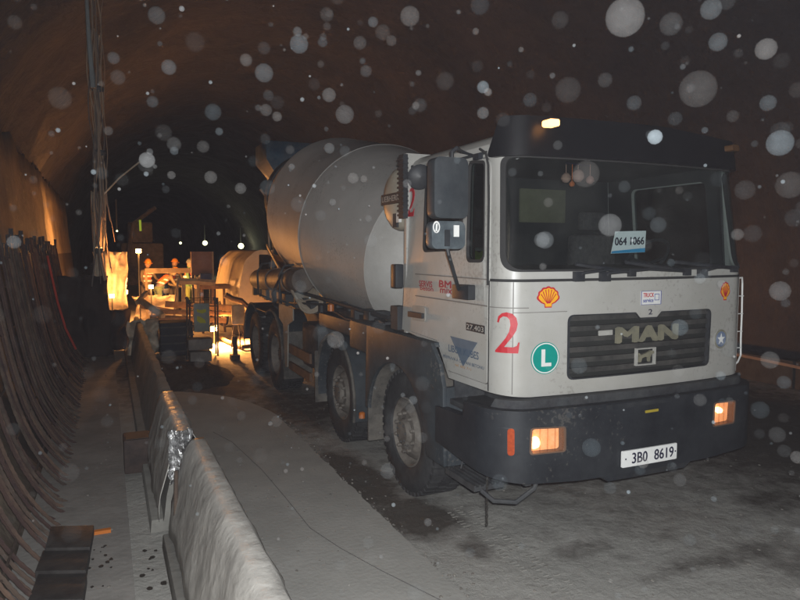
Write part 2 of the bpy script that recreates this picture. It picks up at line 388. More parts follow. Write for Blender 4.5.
# sun visor and dark roof band above the windscreen
MB().poly(rounded([(0.01, 2.70), (sEnd-0.03, 2.70), (sEnd-0.08, 2.90), (sL+sW*0.6, 2.955), (0.10, 2.955)], 0.03), [], 0.004, 0.05, CAB).build('sun_visor', mat('visor_tinted', (0.006, 0.0065, 0.008), (0.004, 0.0045, 0.006), rough=0.4, dust=0.12, dustcol=(0.03,0.03,0.03)), TRK)
for px, py, on in ((538, 127, True), (716, 151, False)):
    q, z = CAB.hit(px, py)
    l = MB().poly(rounded([(q-0.04, z-0.022), (q+0.04, z-0.022), (q+0.04, z+0.022), (q-0.04, z+0.022)], 0.015), [], 0.10, 0.17, CAB)
    l.build('marker_lamp', mat('marker_on', (0.9, 0.5, 0.2), emit=(1.0, 0.42, 0.12), estr=5) if on else mat('marker_off', (0.10, 0.05, 0.02), rough=0.3), TRK)
# wipers: three arms across the foot of the windscreen
for (ax, ay, bx, by, cx, cy) in ((577, 276, 627, 272, 572, 264), (603, 276, 682, 271, 622, 262), (700, 273, 729, 268, 672, 262)):
    A = CAB(*CAB.hit(ax, ay), 0.03); B = CAB(*CAB.hit(bx, by), 0.045); Cc = CAB(*CAB.hit(cx, cy), 0.035)
    w = MB().tube([A, A+Vector((0, -0.02, 0.02)), (A+B)/2+Vector((0, -0.01, 0.03)), B], 0.011, 6)
    w.tube([Cc, B], 0.014, 6)
    w.box(tuple(A-Vector((0.045, 0.015, 0.035))), tuple(A+Vector((0.03, 0.02, 0.03)))).box(tuple(B-Vector((0.03, 0.012, 0.03))), tuple(B+Vector((0.03, 0.012, 0.02))))
    w.build('wiper', BLACKP, TRK, bevel=0.004)
# grille with slats, lettering, badge
gz0, gz1 = 1.20, 1.70; g0 = min(p[0] for p in grout); g1 = max(p[0] for p in grout)
gb = MB().poly([(g0-0.02, gz0-0.03), (g1+0.02, gz0-0.03), (g1+0.02, gz1+0.03), (g0-0.02, gz1+0.03)], [], -0.06, -0.045, CAB)
gr = gb.build('grille', mat('grille_back', (0.02, 0.022, 0.02), rough=0.8), TRK)
for k in range(7):
    z = gz0+0.012+k*0.07
    MB().poly([(g0-0.01, z), (g1+0.01, z), (g1+0.01, z+0.034), (g0-0.01, z+0.034)], [], -0.045, -0.018, CAB).build('slat', GRILLE, gr)
MB().poly(inset(grout, -0.003), [inset(grout, 0.014)], -0.03, 0.004, CAB).build('grille_frame', BLACKP, gr)
a = CAB.hit(617, 343); b = CAB.hit(677, 324)
lt = MB(); w3 = (b[0]-a[0])
for i, ch in enumerate('MAN'):
    x0 = a[0]+(0, 0.37, 0.70)[i]*w3; x1 = a[0]+(0.32, 0.66, 1.0)[i]*w3
    vs, fs = textmesh(ch); X0 = min(v.x for v in vs); X1 = max(v.x for v in vs); Y0 = min(v.y for v in vs); Y1 = max(v.y for v in vs)
    for ox in (-0.007, 0, 0.007):
        for dd in (-0.014, 0.0, 0.008):
            lt.bent([Vector((x0+(v.x-X0)/(X1-X0)*(x1-x0)+ox, a[1]+(v.y-Y0)/(Y1-Y0)*(b[1]-a[1])+ox*0.5, dd+abs(ox)*0.1+ox*0.05)) for v in vs], fs, CAB)
lt.build('lettering', BADGE, gr)
a = CAB.hit(636, 366); b = CAB.hit(656, 347)
sq = [(a[0], a[1]), (b[0], a[1]), (b[0], b[1]), (a[0], b[1])]
bd = MB().poly(sq, [inset(sq, 0.016)], -0.018, 0.002, CAB).build('badge', CHROME, gr)
def U(x, y): return (a[0]+x*(b[0]-a[0]), a[1]+y*(b[1]-a[1]))
lion = [U(*p) for p in ((0.14,0.2),(0.24,0.2),(0.28,0.42),(0.45,0.50),(0.58,0.42),(0.60,0.2),(0.70,0.2),(0.70,0.45),(0.78,0.62),(0.90,0.66),(0.88,0.78),(0.72,0.84),(0.60,0.76),(0.40,0.66),(0.22,0.60),(0.14,0.74),(0.09,0.70),(0.16,0.52))]
MB().poly(lion, [], -0.01, 0.004, CAB).build('badge_emblem', BADGE, gr)
MB().poly(rounded(hp(CAB, [(600, 336), (614, 335), (614, 330), (600, 331)]), 0.004), [], -0.018, -0.012, CAB).build('name_plate', CHROME, gr)

# ---- markings
def mark(name, m, pts, d=0.004, S=CAB, holes=(), parent=None, th=0.003):
    return MB().poly(pts, holes, d-th, d, S).build(name, m, parent or CABO, smooth=False)
two = [(470,330),(475,308),(490,295),(508,291),(530,296),(545,312),(550,335),(545,360),(530,385),(512,408),(500,424),(535,424),(548,418),(553,405),(558,405),(553,447),(463,447),(463,440),(485,415),(505,390),(518,365),(523,340),(520,320),(510,309),(495,307),(482,316),(477,332)]
def place(pts, x0, y0, x1, y1, bl, tr, S=CAB):
    """pts in a drawing box (y down) scaled into the surface box between two measured corners"""
    A = S.hit(*bl); B = S.hit(*tr)
    return [(A[0]+(p[0]-x0)/(x1-x0)*(B[0]-A[0]), A[1]+(y1-p[1])/(y1-y0)*(B[1]-A[1])) for p in pts]
mark('number_two', RED, place(two, 463, 291, 558, 447, (495.5, 352), (520, 312.5)))
mark('number_two', RED, place(two, 463, 291, 558, 447, (406.5, 217), (416, 187)), d=0.0035)
# scallop emblems
def scallop(bl, tr):
    A = CAB.hit(*bl); B = CAB.hit(*tr); cx = (A[0]+B[0])/2; w = (B[0]-A[0])/2; h = B[1]-A[1]
    def P(x, y): return (cx+x*w, A[1]+y*h)
    def out(k):
        o = [P(-0.30*k, 0.0+0.03*(1-k)), P(-0.34*k, 0.16), P(-0.62*k, 0.22+0.02*(1-k))]
        n = 7
        for i in range(n):
            a0 = PI*1.06-(PI*1.12)*i/n; a1 = PI*1.06-(PI*1.12)*(i+1)/n
            for t in (0.1, 0.35, 0.65, 0.9):
                aa = a0+(a1-a0)*t; rr = (1.0 if t in (0.35, 0.65) else 0.94)*k
                o.append(P(rr*math.cos(aa), 0.44+0.56*rr*math.sin(aa)*1.0))
        return o+[P(0.62*k, 0.22+0.02*(1-k)), P(0.34*k, 0.16), P(0.30*k, 0.0+0.03*(1-k))]
    e = mark('shell_emblem', RED, out(1.0), 0.004)
    mark('emblem_field', YEL, [(p[0], A[1]+0.05*h+(p[1]-A[1])*0.94) for p in out(0.86)], 0.0052, parent=e, th=0.001)
    r = MB()
    for i in range(-3, 4):
        a = PI/2+i*0.36; s0 = P(0.10*math.cos(a)*1.2, 0.20); s1 = P(0.76*math.cos(a), 0.44+0.42*math.sin(a))
        t = (Vector(s1)-Vector(s0)).normalized(); nn = Vector((-t.y, t.x))*0.0022
        r.poly([tuple(Vector(s0)-nn), tuple(Vector(s1)-nn*1.3), tuple(Vector(s1)+nn*1.3), tuple(Vector(s0)+nn)], [], 0.0052, 0.0062, CAB)
    r.build('emblem_ribs', RED, e)
scallop((536.5, 308), (559.5, 286)); scallop((720, 300.5), (730, 281.5))
# green disc with L
A = CAB.hit(545, 358); R = 0.105
d0 = mark('round_sign', GREEN, circ(A, R, 40), 0.004)
mark('sign_ring', VWHITE, circ(A, R*0.95, 40), 0.0052, parent=d0, th=0.001, holes=[circ(A, R*0.88, 40)])
mark('letter', VWHITE, [(A[0]-R*0.28, A[1]-R*0.52), (A[0]+R*0.42, A[1]-R*0.52), (A[0]+R*0.42, A[1]-R*0.30), (A[0]-R*0.02, A[1]-R*0.30), (A[0]-R*0.02, A[1]+R*0.55), (A[0]-R*0.28, A[1]+R*0.55)], 0.0052, parent=d0, th=0.001)
# blue and cream round emblem on the right corner
A = CAB.hit(720.5, 339); e = mark('round_emblem', BADGE, circ(A, 0.072, 32, e=1.0), 0.004)
mark('emblem_field', mat('emblem_blue', (0.08, 0.12, 0.22)), circ(A, 0.058, 32), 0.0052, parent=e, th=0.001)
mark('emblem_star', VWHITE, [(A[0]+(0.045 if k % 2 == 0 else 0.018)*math.cos(k*PI/5+PI/2), A[1]+(0.045 if k % 2 == 0 else 0.018)*math.sin(k*PI/5+PI/2)) for k in range(10)], 0.0064, parent=e, th=0.001)
# sticker above the grille
A = CAB.hit(640.5, 305); B = CAB.hit(661, 290.5)
st = mark('sticker', VWHITE, [A, (B[0], A[1]), B, (A[0], B[1])], 0.004)
fr_ = [A, (B[0], A[1]), B, (A[0], B[1])]; mark('sticker_border', mat('blue_ink', (0.06, 0.08, 0.3)), fr_, 0.005, holes=[inset(fr_, 0.006)], parent=st, th=0.001)
w = B[0]-A[0]; h = B[1]-A[1]
text_on(MB(), 'TRUCK', CAB, A[0]+0.1*w, A[1]+0.55*h, A[0]+0.62*w, A[1]+0.86*h, 0.0052, 0.001).build('sticker_text', RED, st)
text_on(MB(), 'service', CAB, A[0]+0.1*w, A[1]+0.18*h, A[0]+0.60*w, A[1]+0.45*h, 0.0052, 0.001).build('sticker_text', MATS['blue_ink'], st)
tk = [(A[0]+x*w, A[1]+y*h) for x, y in ((0.66,0.3),(0.9,0.3),(0.9,0.78),(0.66,0.78))]
mark('sticker_icon', MATS['blue_ink'], tk, 0.0052, holes=[inset(tk, 0.006)], parent=st, th=0.001)
a = CAB.hit(648, 314.5); b = CAB.hit(652, 309)
text_on(MB(), '2', CAB, a[0], a[1], b[0], b[1], 0.004, 0.001).build('small_number', INK, CABO)
# door lettering
def dtext(txt, bl, tr, m, nm='door_lettering', bold=0.0015, S=CAB):
    a = S.hit(*bl); b = S.hit(*tr); zc = None
    return text_on(MB(), txt, S, a[0], a[1], b[0], b[1], 0.0072, bold).build(nm, m, door)
def zfix(x0, x1, xm, ym, hh):   # a level box on the side: left and right pixel columns, centre height
    a = CAB.hit(x0, ym); b = CAB.hit(x1, ym); z = CAB.hit(xm, ym)[1]; return a[0], z-hh/2, b[0], z+hh/2
def dbox(txt, x0, x1, ym, hh, m, bold=0.0015):
    s0, z0, s1, z1 = zfix(x0, x1, (x0+x1)/2, ym, hh)
    return text_on(MB(), txt, CAB, s0, z0, s1, z1, 0.0072, bold).build('door_lettering', m, door)
dbox('SERVIS', 420, 433, 284, 0.045, DRED, 0.003); dbox('beton', 421, 434, 288.5, 0.035, DRED, 0.002)
dbox('BM', 440, 452, 284.5, 0.05, DRED, 0.005); dbox('mix', 441, 453, 290.5, 0.045, DRED, 0.003)
s0, z0, s1, z1 = zfix(467, 485.5, 476, 328, 0.055)
mp = MB().poly([(s0, z0), (s1, z0), (s1, z1), (s0, z1)], [], 0.005, 0.008, CAB).build('model_plate', BLACKP, door)
text_on(MB(), '27.403', CAB, s0+0.01, z0+0.01, s1-0.01, z1-0.01, 0.0092, 0.001).build('plate_text', CHROME, mp)
a = CAB.hit(451, 341); b = CAB.hit(478, 347); c = CAB.hit(463.5, 371)
tri = [(a[0], 1.475), (b[0], 1.475), ((a[0]+b[0])/2, 1.28)]
mark('triangle_logo', mat('triangle_blue', (0.13, 0.17, 0.22), (0.10, 0.13, 0.17)), tri, 0.0068, parent=door, th=0.002)
dbox('LIBOR KUBES', 449.5, 479.5, 352, 0.05, DBLUE, 0.002)
dbox('PREPRAVA A CERPANI BETONU', 444, 485, 362, 0.022, DBLUE, 0.0008)
dbox('tel. 602 711', 456, 472, 367, 0.018, mat('ochre_ink', (0.45, 0.25, 0.1)), 0.0005)

# ---- front right hand rail
rl = [CAB(sEnd-0.09+dx, z, dd*1.15) for dx, z, dd in ((0, 1.88, 0.0), (0.02, 1.885, 0.05), (0.04, 1.84, 0.07), (0.04, 1.62, 0.075), (0.04, 1.40, 0.075), (0.03, 1.27, 0.07), (0, 1.22, 0.03), (-0.02, 1.20, 0.0))]
hr = MB().tube(rl, 0.007, 8)
for z in (1.74, 1.60, 1.46, 1.33): hr.tube([CAB(sEnd-0.08, z, 0), CAB(sEnd-0.06, z, 0.085)], 0.004, 6)
hr.build('corner_rail', VWHITE, TRK)

# ---- bumper
def lampbox(p4): return rounded(hp(BMP, p4), 0.025)
hl = lampbox([(529.5, 455), (565.5, 451.5), (565.5, 426.5), (530.5, 428)])
hr_ = lampbox([(712.5, 427), (734, 423), (735.5, 400), (714, 402.5)])
ind = lampbox([(507.5, 455.5), (514.5, 455.5), (514.5, 428.5), (507.5, 428.5)])
bs = BMP.L*2+BMP.W
bo = [(-0.56, 0.70), (-0.02, 0.66), (0.05, 0.655), (0.35, 0.625)]+[(BMP.L+BMP.W*k/6, 0.60) for k in range(1, 6)]+[(bs-0.35, 0.62), (bs, 0.65), (bs+0.56, 0.68), (bs+0.56, 1.02), (bs, 1.09), (0.0, 1.09), (-0.14, 1.08), (-0.16, 0.98), (-0.56, 0.96)]
bmp = MB().poly(bo, [hl, hr_, ind], -0.07, 0, BMP).build('bumper', BUMP, TRK, bevel=0.012)
# upper step strip and recess above the bumper
MB().poly([(0.10, 1.09), (bs-0.10, 1.09), (bs-0.14, 1.145), (0.14, 1.145)], [], -0.20, -0.06, BMP).build('step_strip', CHASS, bmp)
rc = rounded(hp(BMP, [(592, 402), (690, 390), (690, 384), (592, 394)]), 0.02)
MB().poly(rounded(hp(BMP, [(606, 410), (672, 401), (672, 397), (606, 405)]), 0.01), [], 0.001, 0.008, BMP).build('bumper_strip', BLACKP, bmp)
MB().poly(rounded(hp(BMP, [(645, 413), (658, 411), (658, 408.5), (645, 410.5)]), 0.004), [], 0.001, 0.005, BMP).build('yellow_tag', mat('yellow_dull', (0.4, 0.3, 0.03)), bmp)
MB().poly([(BMP.L+0.55, 0.555), (BMP.L+1.25, 0.555), (BMP.L+1.35, 0.62), (BMP.L+0.45, 0.62)], [], -0.10, -0.02, BMP).build('lower_bar', BLACKP, bmp)
GLOW = mat('lamp_reflector', (0.9, 0.6, 0.4), (0.8, 0.4, 0.2), rough=0.3, emit=(1.0, 0.40, 0.15), estr=0.75, scale=25)
BULB = mat('lamp_bulb', (1, 0.9, 0.8), emit=(1.0, 0.62, 0.32), estr=4.5)
for loop, bp, w in ((hl, (537, 444), 1.0), (hr_, (722, 411), 0.6)):
    h0 = MB().poly(inset(loop, -0.002), [], -0.065, -0.055, BMP).build('headlight', GLOW, bmp)
    MB().poly(inset(loop, -0.002), [inset(loop, 0.012)], -0.055, 0.005, BMP).build('lamp_bezel', mat('bezel', (0.16, 0.10, 0.07), rough=0.4), h0)
    c = BMP.hit(*bp); cen = BMP(c[0], c[1], -0.03)
    MB().lathe([(-0.028, 0.0), (-0.022, 0.03*w), (0, 0.042*w), (0.022, 0.03*w), (0.028, 0.0)], cen, (0, 1, 0), 16).build('bulb', BULB, h0)
    b1 = MB()
    for k in range(5):
        s_ = min(p[0] for p in loop)+0.02+k*(max(p[0] for p in loop)-min(p[0] for p in loop)-0.04)/4
        z0 = min(p[1] for p in loop)+0.012; z1 = max(p[1] for p in loop)-0.012
        b1.poly([(s_-0.003, z0), (s_+0.003, z0), (s_+0.003, z1), (s_-0.003, z1)], [], -0.008, -0.002, BMP)
    b1.build('lens_rib', LENS, h0)
    MB().poly(inset(loop, 0.006), [], -0.002, 0.001, BMP).build('lens', LENS, h0)
MB().poly(ind, [], -0.02, 0.004, BMP).build('indicator', mat('amber_lens', (0.45, 0.07, 0.015), (0.3, 0.04, 0.01), rough=0.3, scale=60), bmp)
PLS = Surf(2.17, 4.57, 4.2, 3.32, 0.30, 0.04)
a = PLS.hit(622.5, 450.5); b = PLS.hit(677.5, 428.5); zm = 0.705
pz0, pz1 = zm-0.056, zm+0.056
np_ = MB().poly(rounded([(a[0], pz0), (b[0], pz0), (b[0], pz1), (a[0], pz1)], 0.008), [], -0.012, 0.0, PLS).build('number_plate', PLATE, bmp)
w = b[0]-a[0]
text_on(MB(), '3B0', PLS, a[0]+0.17*w, pz0+0.02, a[0]+0.44*w, pz1-0.02, 0.002, 0.0022).build('plate_text', INK, np_)
text_on(MB(), '8619', PLS, a[0]+0.57*w, pz0+0.02, a[0]+0.93*w, pz1-0.02, 0.002, 0.0022).build('plate_text', INK, np_)
for u in (0.06, 0.97): MB().poly(circ((a[0]+u*w, zm), 0.006, 10), [], -0.001, 0.002, PLS).build('plate_bolt', INK, np_)

# ---- mirrors on the left door
mx = 2.06
MIRM = mat('mirror_back', (0.032, 0.04, 0.045), (0.02, 0.025, 0.03), rough=0.45, scale=5, dust=0.25, dustcol=(0.12, 0.12, 0.12))
def mirror_box(x0, y0, x1, y1, M, z0, z1, name, m, th=0.09, par=None):
    # housing facing backwards: wide across X, tall in Z
    ol = rounded([(x0, z0), (x1, z0), (x1, z1), (x0, z1)], 0.045)
    return MB().poly(ol, [], y0, y1, lambda s, z, d: Vector((s, d, z))).build(name, m, par or TRK, bevel=0.015)
q1 = atY(431, 157, 3.55); q2 = atY(464, 219, 3.55)
mir = mirror_box(q1.x, 3.50, q2.x, 3.60, None, q2.z, q1.z, 'mirror', MIRM)
MB().box((q1.x+0.02, 3.601, q2.z+0.02), (q2.x-0.02, 3.606, q1.z-0.02)).build('mirror_glass', mat('mirror_glass', (0.6, 0.6, 0.6), rough=0.05, metal=1.0), mir)
q3 = atY(429, 221, 3.55); q4 = atY(462, 249, 3.55)
mi2 = mirror_box(q3.x, 3.51, q4.x, 3.59, None, q4.z, q3.z, 'lower_mirror', mat('mirror_lower', (0.09, 0.11, 0.12), (0.05, 0.06, 0.07), rough=0.4, scale=14))
FL = lambda s, z, d: Vector((s, 3.51-d, z))
t_ = atY(447, 238, 3.5); MB().poly(rounded([(t_.x-0.012, t_.z-0.05), (t_.x+0.02, t_.z-0.05), (t_.x+0.02, t_.z+0.05), (t_.x-0.012, t_.z+0.05)], 0.004), [], 0.0, 0.012, FL).build('bracket', BLACKP, mi2)
t_ = atY(456.5, 231, 3.5); MB().poly([(t_.x-0.018, t_.z-0.035), (t_.x+0.018, t_.z-0.035), (t_.x+0.018, t_.z+0.035), (t_.x-0.018, t_.z+0.035)], [], 0.004, 0.012, FL).build('white_patch', VWHITE, mi2)
t_ = atY(437, 227, 3.5); MB().poly(circ((t_.x, t_.z), 0.024, 16, e=1.5), [circ((t_.x, t_.z), 0.017, 16, e=1.5)], 0.001, 0.004, FL).build('ring_mark', VWHITE, mi2)
MB().poly([(t_.x-0.006, t_.z-0.03), (t_.x+0.004, t_.z-0.03), (t_.x+0.008, t_.z+0.02), (t_.x-0.004, t_.z+0.02)], [], 0.001, 0.004, FL).build('ring_mark', VWHITE, mi2)
top = atY(452, 157, 3.55)
arm = MB().tube([top+Vector((0, 0, -0.02)), top+Vector((0.0, 0, 0.03)), top+Vector((0.03, 0.0, 0.055)), CAB(*CAB.hit(468, 152), 0.06), CAB(*CAB.hit(480, 157), 0.02)], 0.014, 8)
arm.box(tuple(CAB(*CAB.hit(480, 157), 0.02)-Vector((0.02, 0.04, 0.02))), tuple(CAB(*CAB.hit(480, 157), 0.0)+Vector((0.01, 0.03, 0.02))))
arm.build('mirror_arm', BLACKP, TRK)
bp = CAB.hit(467, 292); lo = atY(447, 249, 3.55)
arm = MB().tube([lo+Vector((0, 0, 0.02)), lo+Vector((0.01, 0.0, -0.03)), CAB(bp[0]-0.01, bp[1]+0.02, 0.06), CAB(bp[0], bp[1], 0.02)], 0.013, 8); arm.build('mirror_arm', BLACKP, TRK)
bq = [CAB.hit(459.5, 298), CAB.hit(476, 300), CAB.hit(476, 285), CAB.hit(459.5, 284)]
MB().poly(rounded(bq, 0.012), [], 0.006, 0.06, CAB).build('mirror_foot', BLACKP, TRK, bevel=0.008)
# small round kerb mirror near the rear of the window
c = atX(420, 177, 2.16)
MB().lathe([(-0.03, 0.0), (-0.02, 0.07), (0.0, 0.095), (0.015, 0.09), (0.02, 0.0)], c, (0.25, 1, 0.25), 20).build('kerb_mirror', BLACKP, TRK)
MB().tube([c, (2.24, c.y+0.02, c.z+0.09), (2.285, c.y+0.03, c.z+0.10)], 0.010, 6).build('mirror_arm', BLACKP, TRK)

# ---- things in the cab
dash = MB().poly(rounded([(3.60, 1.30), (4.12, 1.30), (4.12, 1.90), (4.02, 1.99), (3.66, 1.96)], 0.04), [], 2.36, 4.48, lambda s, z, d: Vector((d, s, z))).build('dashboard', mat('dash_grey', (0.06, 0.06, 0.06), rough=0.7, dust=0.3), TRK)
INTG = mat('cab_lining', (0.032, 0.036, 0.038), (0.02, 0.023, 0.025), rough=0.9)
MB().box((2.34, 4.955, 1.3), (4.50, 4.985, 2.80)).build('cab_back_wall', INTG, TRK)
MB().box((2.34, 3.8, 2.74), (4.50, 4.95, 2.76)).build('cab_headliner', INTG, TRK)
a = atY(522, 222, 4.9); b = atY(568, 190, 4.9)
MB().box((a.x, 4.93, a.z), (b.x, 4.953, b.z)).build('rear_curtain', mat('beige_curtain', (0.19, 0.18, 0.11), (0.15, 0.14, 0.085), rough=0.9, scale=12), TRK, bevel=0.006)
SEATM = mat('seat_fabric', (0.11, 0.10, 0.10), (0.06, 0.055, 0.06), rough=0.95, scale=30)
def seat(cx):
    s = MB().box((cx-0.24, 4.16, 1.50), (cx+0.24, 4.66, 1.64)).build('seat', SEATM, TRK, bevel=0.04)
    MB().box((cx-0.23, 4.62, 1.62), (cx+0.23, 4.76, 2.24)).build('backrest', SEATM, s, bevel=0.05)
    MB().box((cx-0.13, 4.65, 2.27), (cx+0.13, 4.74, 2.44)).build('headrest', SEATM, s, bevel=0.035)
    MB().box((cx-0.20, 4.2, 1.3), (cx+0.20, 4.6, 1.5)).build('seat_base', BLACKP, s)
seat(2.82); seat(4.0)
HV = mat('hi_vis_yellow', (0.50, 0.62, 0.04), (0.4, 0.5, 0.03), rough=0.8, scale=20)
sw = MB().lathe([(0.0, 0.20), (0.015, 0.215), (0.03, 0.20), (0.015, 0.185), (0.0, 0.20)], (4.0, 4.02, 2.02), (0, 0.75, 0.65), 28)
sw.tube([(3.83, 4.03, 2.03), (4.0, 4.0, 1.99), (4.17, 4.03, 2.03)], 0.014, 6).tube([(4.0, 4.0, 1.99), (4.0, 3.9, 1.86)], 0.03, 8)
sw.build('steering_wheel', BLACKP, TRK)
fig = MB()
# placard behind the windscreen
pc = Surf(2.28, 4.56, 5.03, 3.50, 0.2, 0.05)
a = pc.hit(612.5, 253.5); b = pc.hit(646, 232)
wd = b[0]-a[0]; ht = b[1]-a[1]
PAP = mat('bright_card', (0.95, 0.96, 0.97), (0.93, 0.94, 0.95), rough=0.35, emit=None)
card = empty('windscreen_card', pc(a[0], a[1]), 'white card with black digits and blue lower edge standing behind the truck windscreen', 'card')
cd = lambda s, z, d: pc(s, z+(s-a[0])*0.03, d)
cd.cuts = pc.cuts if False else []
MB().poly([(a[0]-0.012, a[1]), (b[0]-0.005, a[1]), (b[0], b[1]), (a[0]+0.02, b[1])], [], -0.003, 0.0, cd).build('card_face', PAP, card, smooth=False)
MB().poly([(a[0]-0.011, a[1]+0.001), (b[0]-0.0055, a[1]+0.001), (b[0]-0.005, a[1]+0.2*ht), (a[0]-0.004, a[1]+0.11*ht)], [], -0.001, 0.001, cd).build('card_stripe', mat('sky_blue_ink', (0.05, 0.4, 0.75)), card, smooth=False)
text_on(MB(), '064 1066', cd, a[0]+0.06*wd, a[1]+0.36*ht, b[0]-0.06*wd, a[1]+0.72*ht, 0.002, 0.0022).build('card_digits', INK, card)
# vest lying over the passenger side of the dashboard, seen through the vent window
a = CAB.hit(476, 256); vp = CAB(a[0], a[1], 0)
vs_ = []; ve = empty('safety_vest', (2.42, 3.95, 1.95), 'crumpled yellow safety vest behind the small front window of the truck door', 'vest')
vm = MB(); nx = 9
for i in range(nx):
    for j in range(nx):
        x = i/(nx-1)-0.5; y = j/(nx-1)-0.5
        vm.v.append(Vector((2.42+x*0.16+0.03*noise.noise(Vector((i, j, 0))*0.7), 3.98+y*0.44, 1.99+0.10*math.cos(x*2.6)*math.cos(y*2.4)+0.05*noise.noise(Vector((i*0.6, j*0.6, 3))))))
vm.f = [(i*nx+j, i*nx+j+1, (i+1)*nx+j+1, (i+1)*nx+j) for i in range(nx-1) for j in range(nx-1)]
cl = vm.build('fabric', HV, ve)
so = cl.modifiers.new('Solidify', 'SOLIDIFY'); so.thickness = 0.012
MB().tube([(2.36, 3.78, 2.06), (2.41, 3.9, 2.105), (2.42, 4.05, 2.105), (2.39, 4.18, 2.06)], 0.014, 6).build('reflective_band', mat('reflective_grey', (0.6, 0.6, 0.6), rough=0.3), ve)
# soft things hanging high behind the windscreen
hang = empty('soft_toy_garland', (3.2, 3.66, 2.5), 'pink and orange trinkets hanging high behind the truck windscreen', 'trinket')
hm = MB().tube([atY(566, 163, 3.7), atY(590, 166, 3.7)], 0.004, 5).build('string', INK, hang)
for (px, py, r, m) in ((566, 178, 0.035, (0.42, 0.25, 0.2)), (578, 176, 0.045, (0.4, 0.24, 0.2)), (590, 180, 0.03, (0.38, 0.2, 0.17)), (572, 184, 0.02, (0.6, 0.15, 0.04))):
    c = atY(px, py, 3.72); b = MB().lathe([(-r, 0), (-r*0.8, r*0.6), (-r*0.2, r), (r*0.4, r*0.9), (r*0.9, r*0.5), (r*1.1, 0)], c, (0.2, 0.1, 1), 14)
    b.tube([c, (c.x, c.y, atY(px, 164, 3.7).z)], 0.003, 4); b.build('trinket', mat('trinket_%d' % px, m, rough=0.9), hang)

# ---- black wheel-arch panel, steps, side skirt under the cab
SX = lambda s, z, d: Vector((d, s, z))
arc = [(5.03+0.61*math.cos(t), 0.53+0.61*math.sin(t)) for t in [math.radians(x) for x in range(172, 8, -8)]]
ap = [(4.12, 0.52), (4.14, 1.10), (4.20, 1.27), (4.34, 1.405), (5.66, 1.40), (5.70, 0.62)]+[(5.62, 0.62)]+arc[::-1]+[(4.40, 0.52)]
arch = MB().poly(ap, [], 2.20, 2.235, SX).build('wheel_arch', FENDER, TRK, bevel=0.008)
MB().poly([(4.34, 1.37), (5.66, 1.365), (5.66, 1.40), (4.34, 1.405)], [], 2.235, 2.70, SX).build('arch_top', FENDER, arch)
MB().poly([(4.12, 0.52), (4.145, 1.10), (4.18, 1.10), (4.16, 0.52)], [], 2.235, 2.60, SX).build('arch_front', FENDER, arch)
il = MB(); n = 18
for k in range(n+1):
    t = math.radians(178-k*(176/n)); y = 5.03+0.60*math.cos(t); z = 0.53+0.62*math.sin(t)
    for x in (2.24, 2.62): il.v.append(Vector((x, y, z)))
il.f = [(2*k, 2*k+1, 2*k+3, 2*k+2) for k in range(n)]
DUSTY = mat('dusty_liner', (0.085, 0.08, 0.072), (0.03, 0.03, 0.03), rough=0.9, scale=6, dust=0.5, bump=0.004)
il.build('arch_liner', DUSTY, arch)
st = MB().box((2.26, 3.70, 0.98), (2.62, 4.16, 1.02)).box((2.24, 3.66, 0.72), (2.62, 4.15, 0.755)).build('cab_step', CHASS, TRK, bevel=0.006)
MB().box((2.55, 3.6, 0.5), (2.60, 4.3, 1.3)).box((2.3, 4.14, 0.6), (2.6, 4.16, 1.2)).build('step_back', CHASS, TRK)
h = MB()
for x in (2.34, 2.52):
    for y in (3.75, 4.1): h.tube([(x, y, 0.75), (x+0.01, y-0.02, 0.62), (x-0.02, y-0.02, 0.50)], 0.008, 5)
h.box((2.22, 3.72, 0.47), (2.46, 4.13, 0.50)); 
for k in range(6): h.box((2.22+0.04*k, 3.72, 0.50), (2.235+0.04*k, 4.13, 0.512))
h.build('hanging_step', CHASS, TRK)
h = MB().tube([(2.24, 3.66, 0.50), (2.30, 3.60, 0.44), (2.42, 3.52, 0.44), (2.55, 3.50, 0.52), (2.6, 3.52, 0.6)], 0.016, 8)
h.build('drag_hose', CHASS, TRK)
ch = MB()
cx, cy = atY(487, 500, 3.66).x, 3.66
for k in range(14):
    z = 0.60-k*0.026
    pts = [Vector((cx+(0.007*math.cos(t) if k % 2 else 0), cy+(0 if k % 2 else 0.007*math.cos(t)), z+0.016*math.sin(t))) for t in [PI*2*j/8 for j in range(9)]]
    ch.tube(pts, 0.0028, 5, cap=False)
ch.build('chain', mat('chain_steel', (0.05, 0.045, 0.04), metal=0.4), TRK)
MB().box((2.5, 3.55, 0.54), (4.25, 3.95, 0.60)).box((2.7, 3.75, 0.48), (4.1, 4.4, 0.54)).build('underrun_plate', mat('pale_grime', (0.13, 0.125, 0.11), (0.07, 0.065, 0.06), rough=0.9, scale=10), TRK, bevel=0.01)

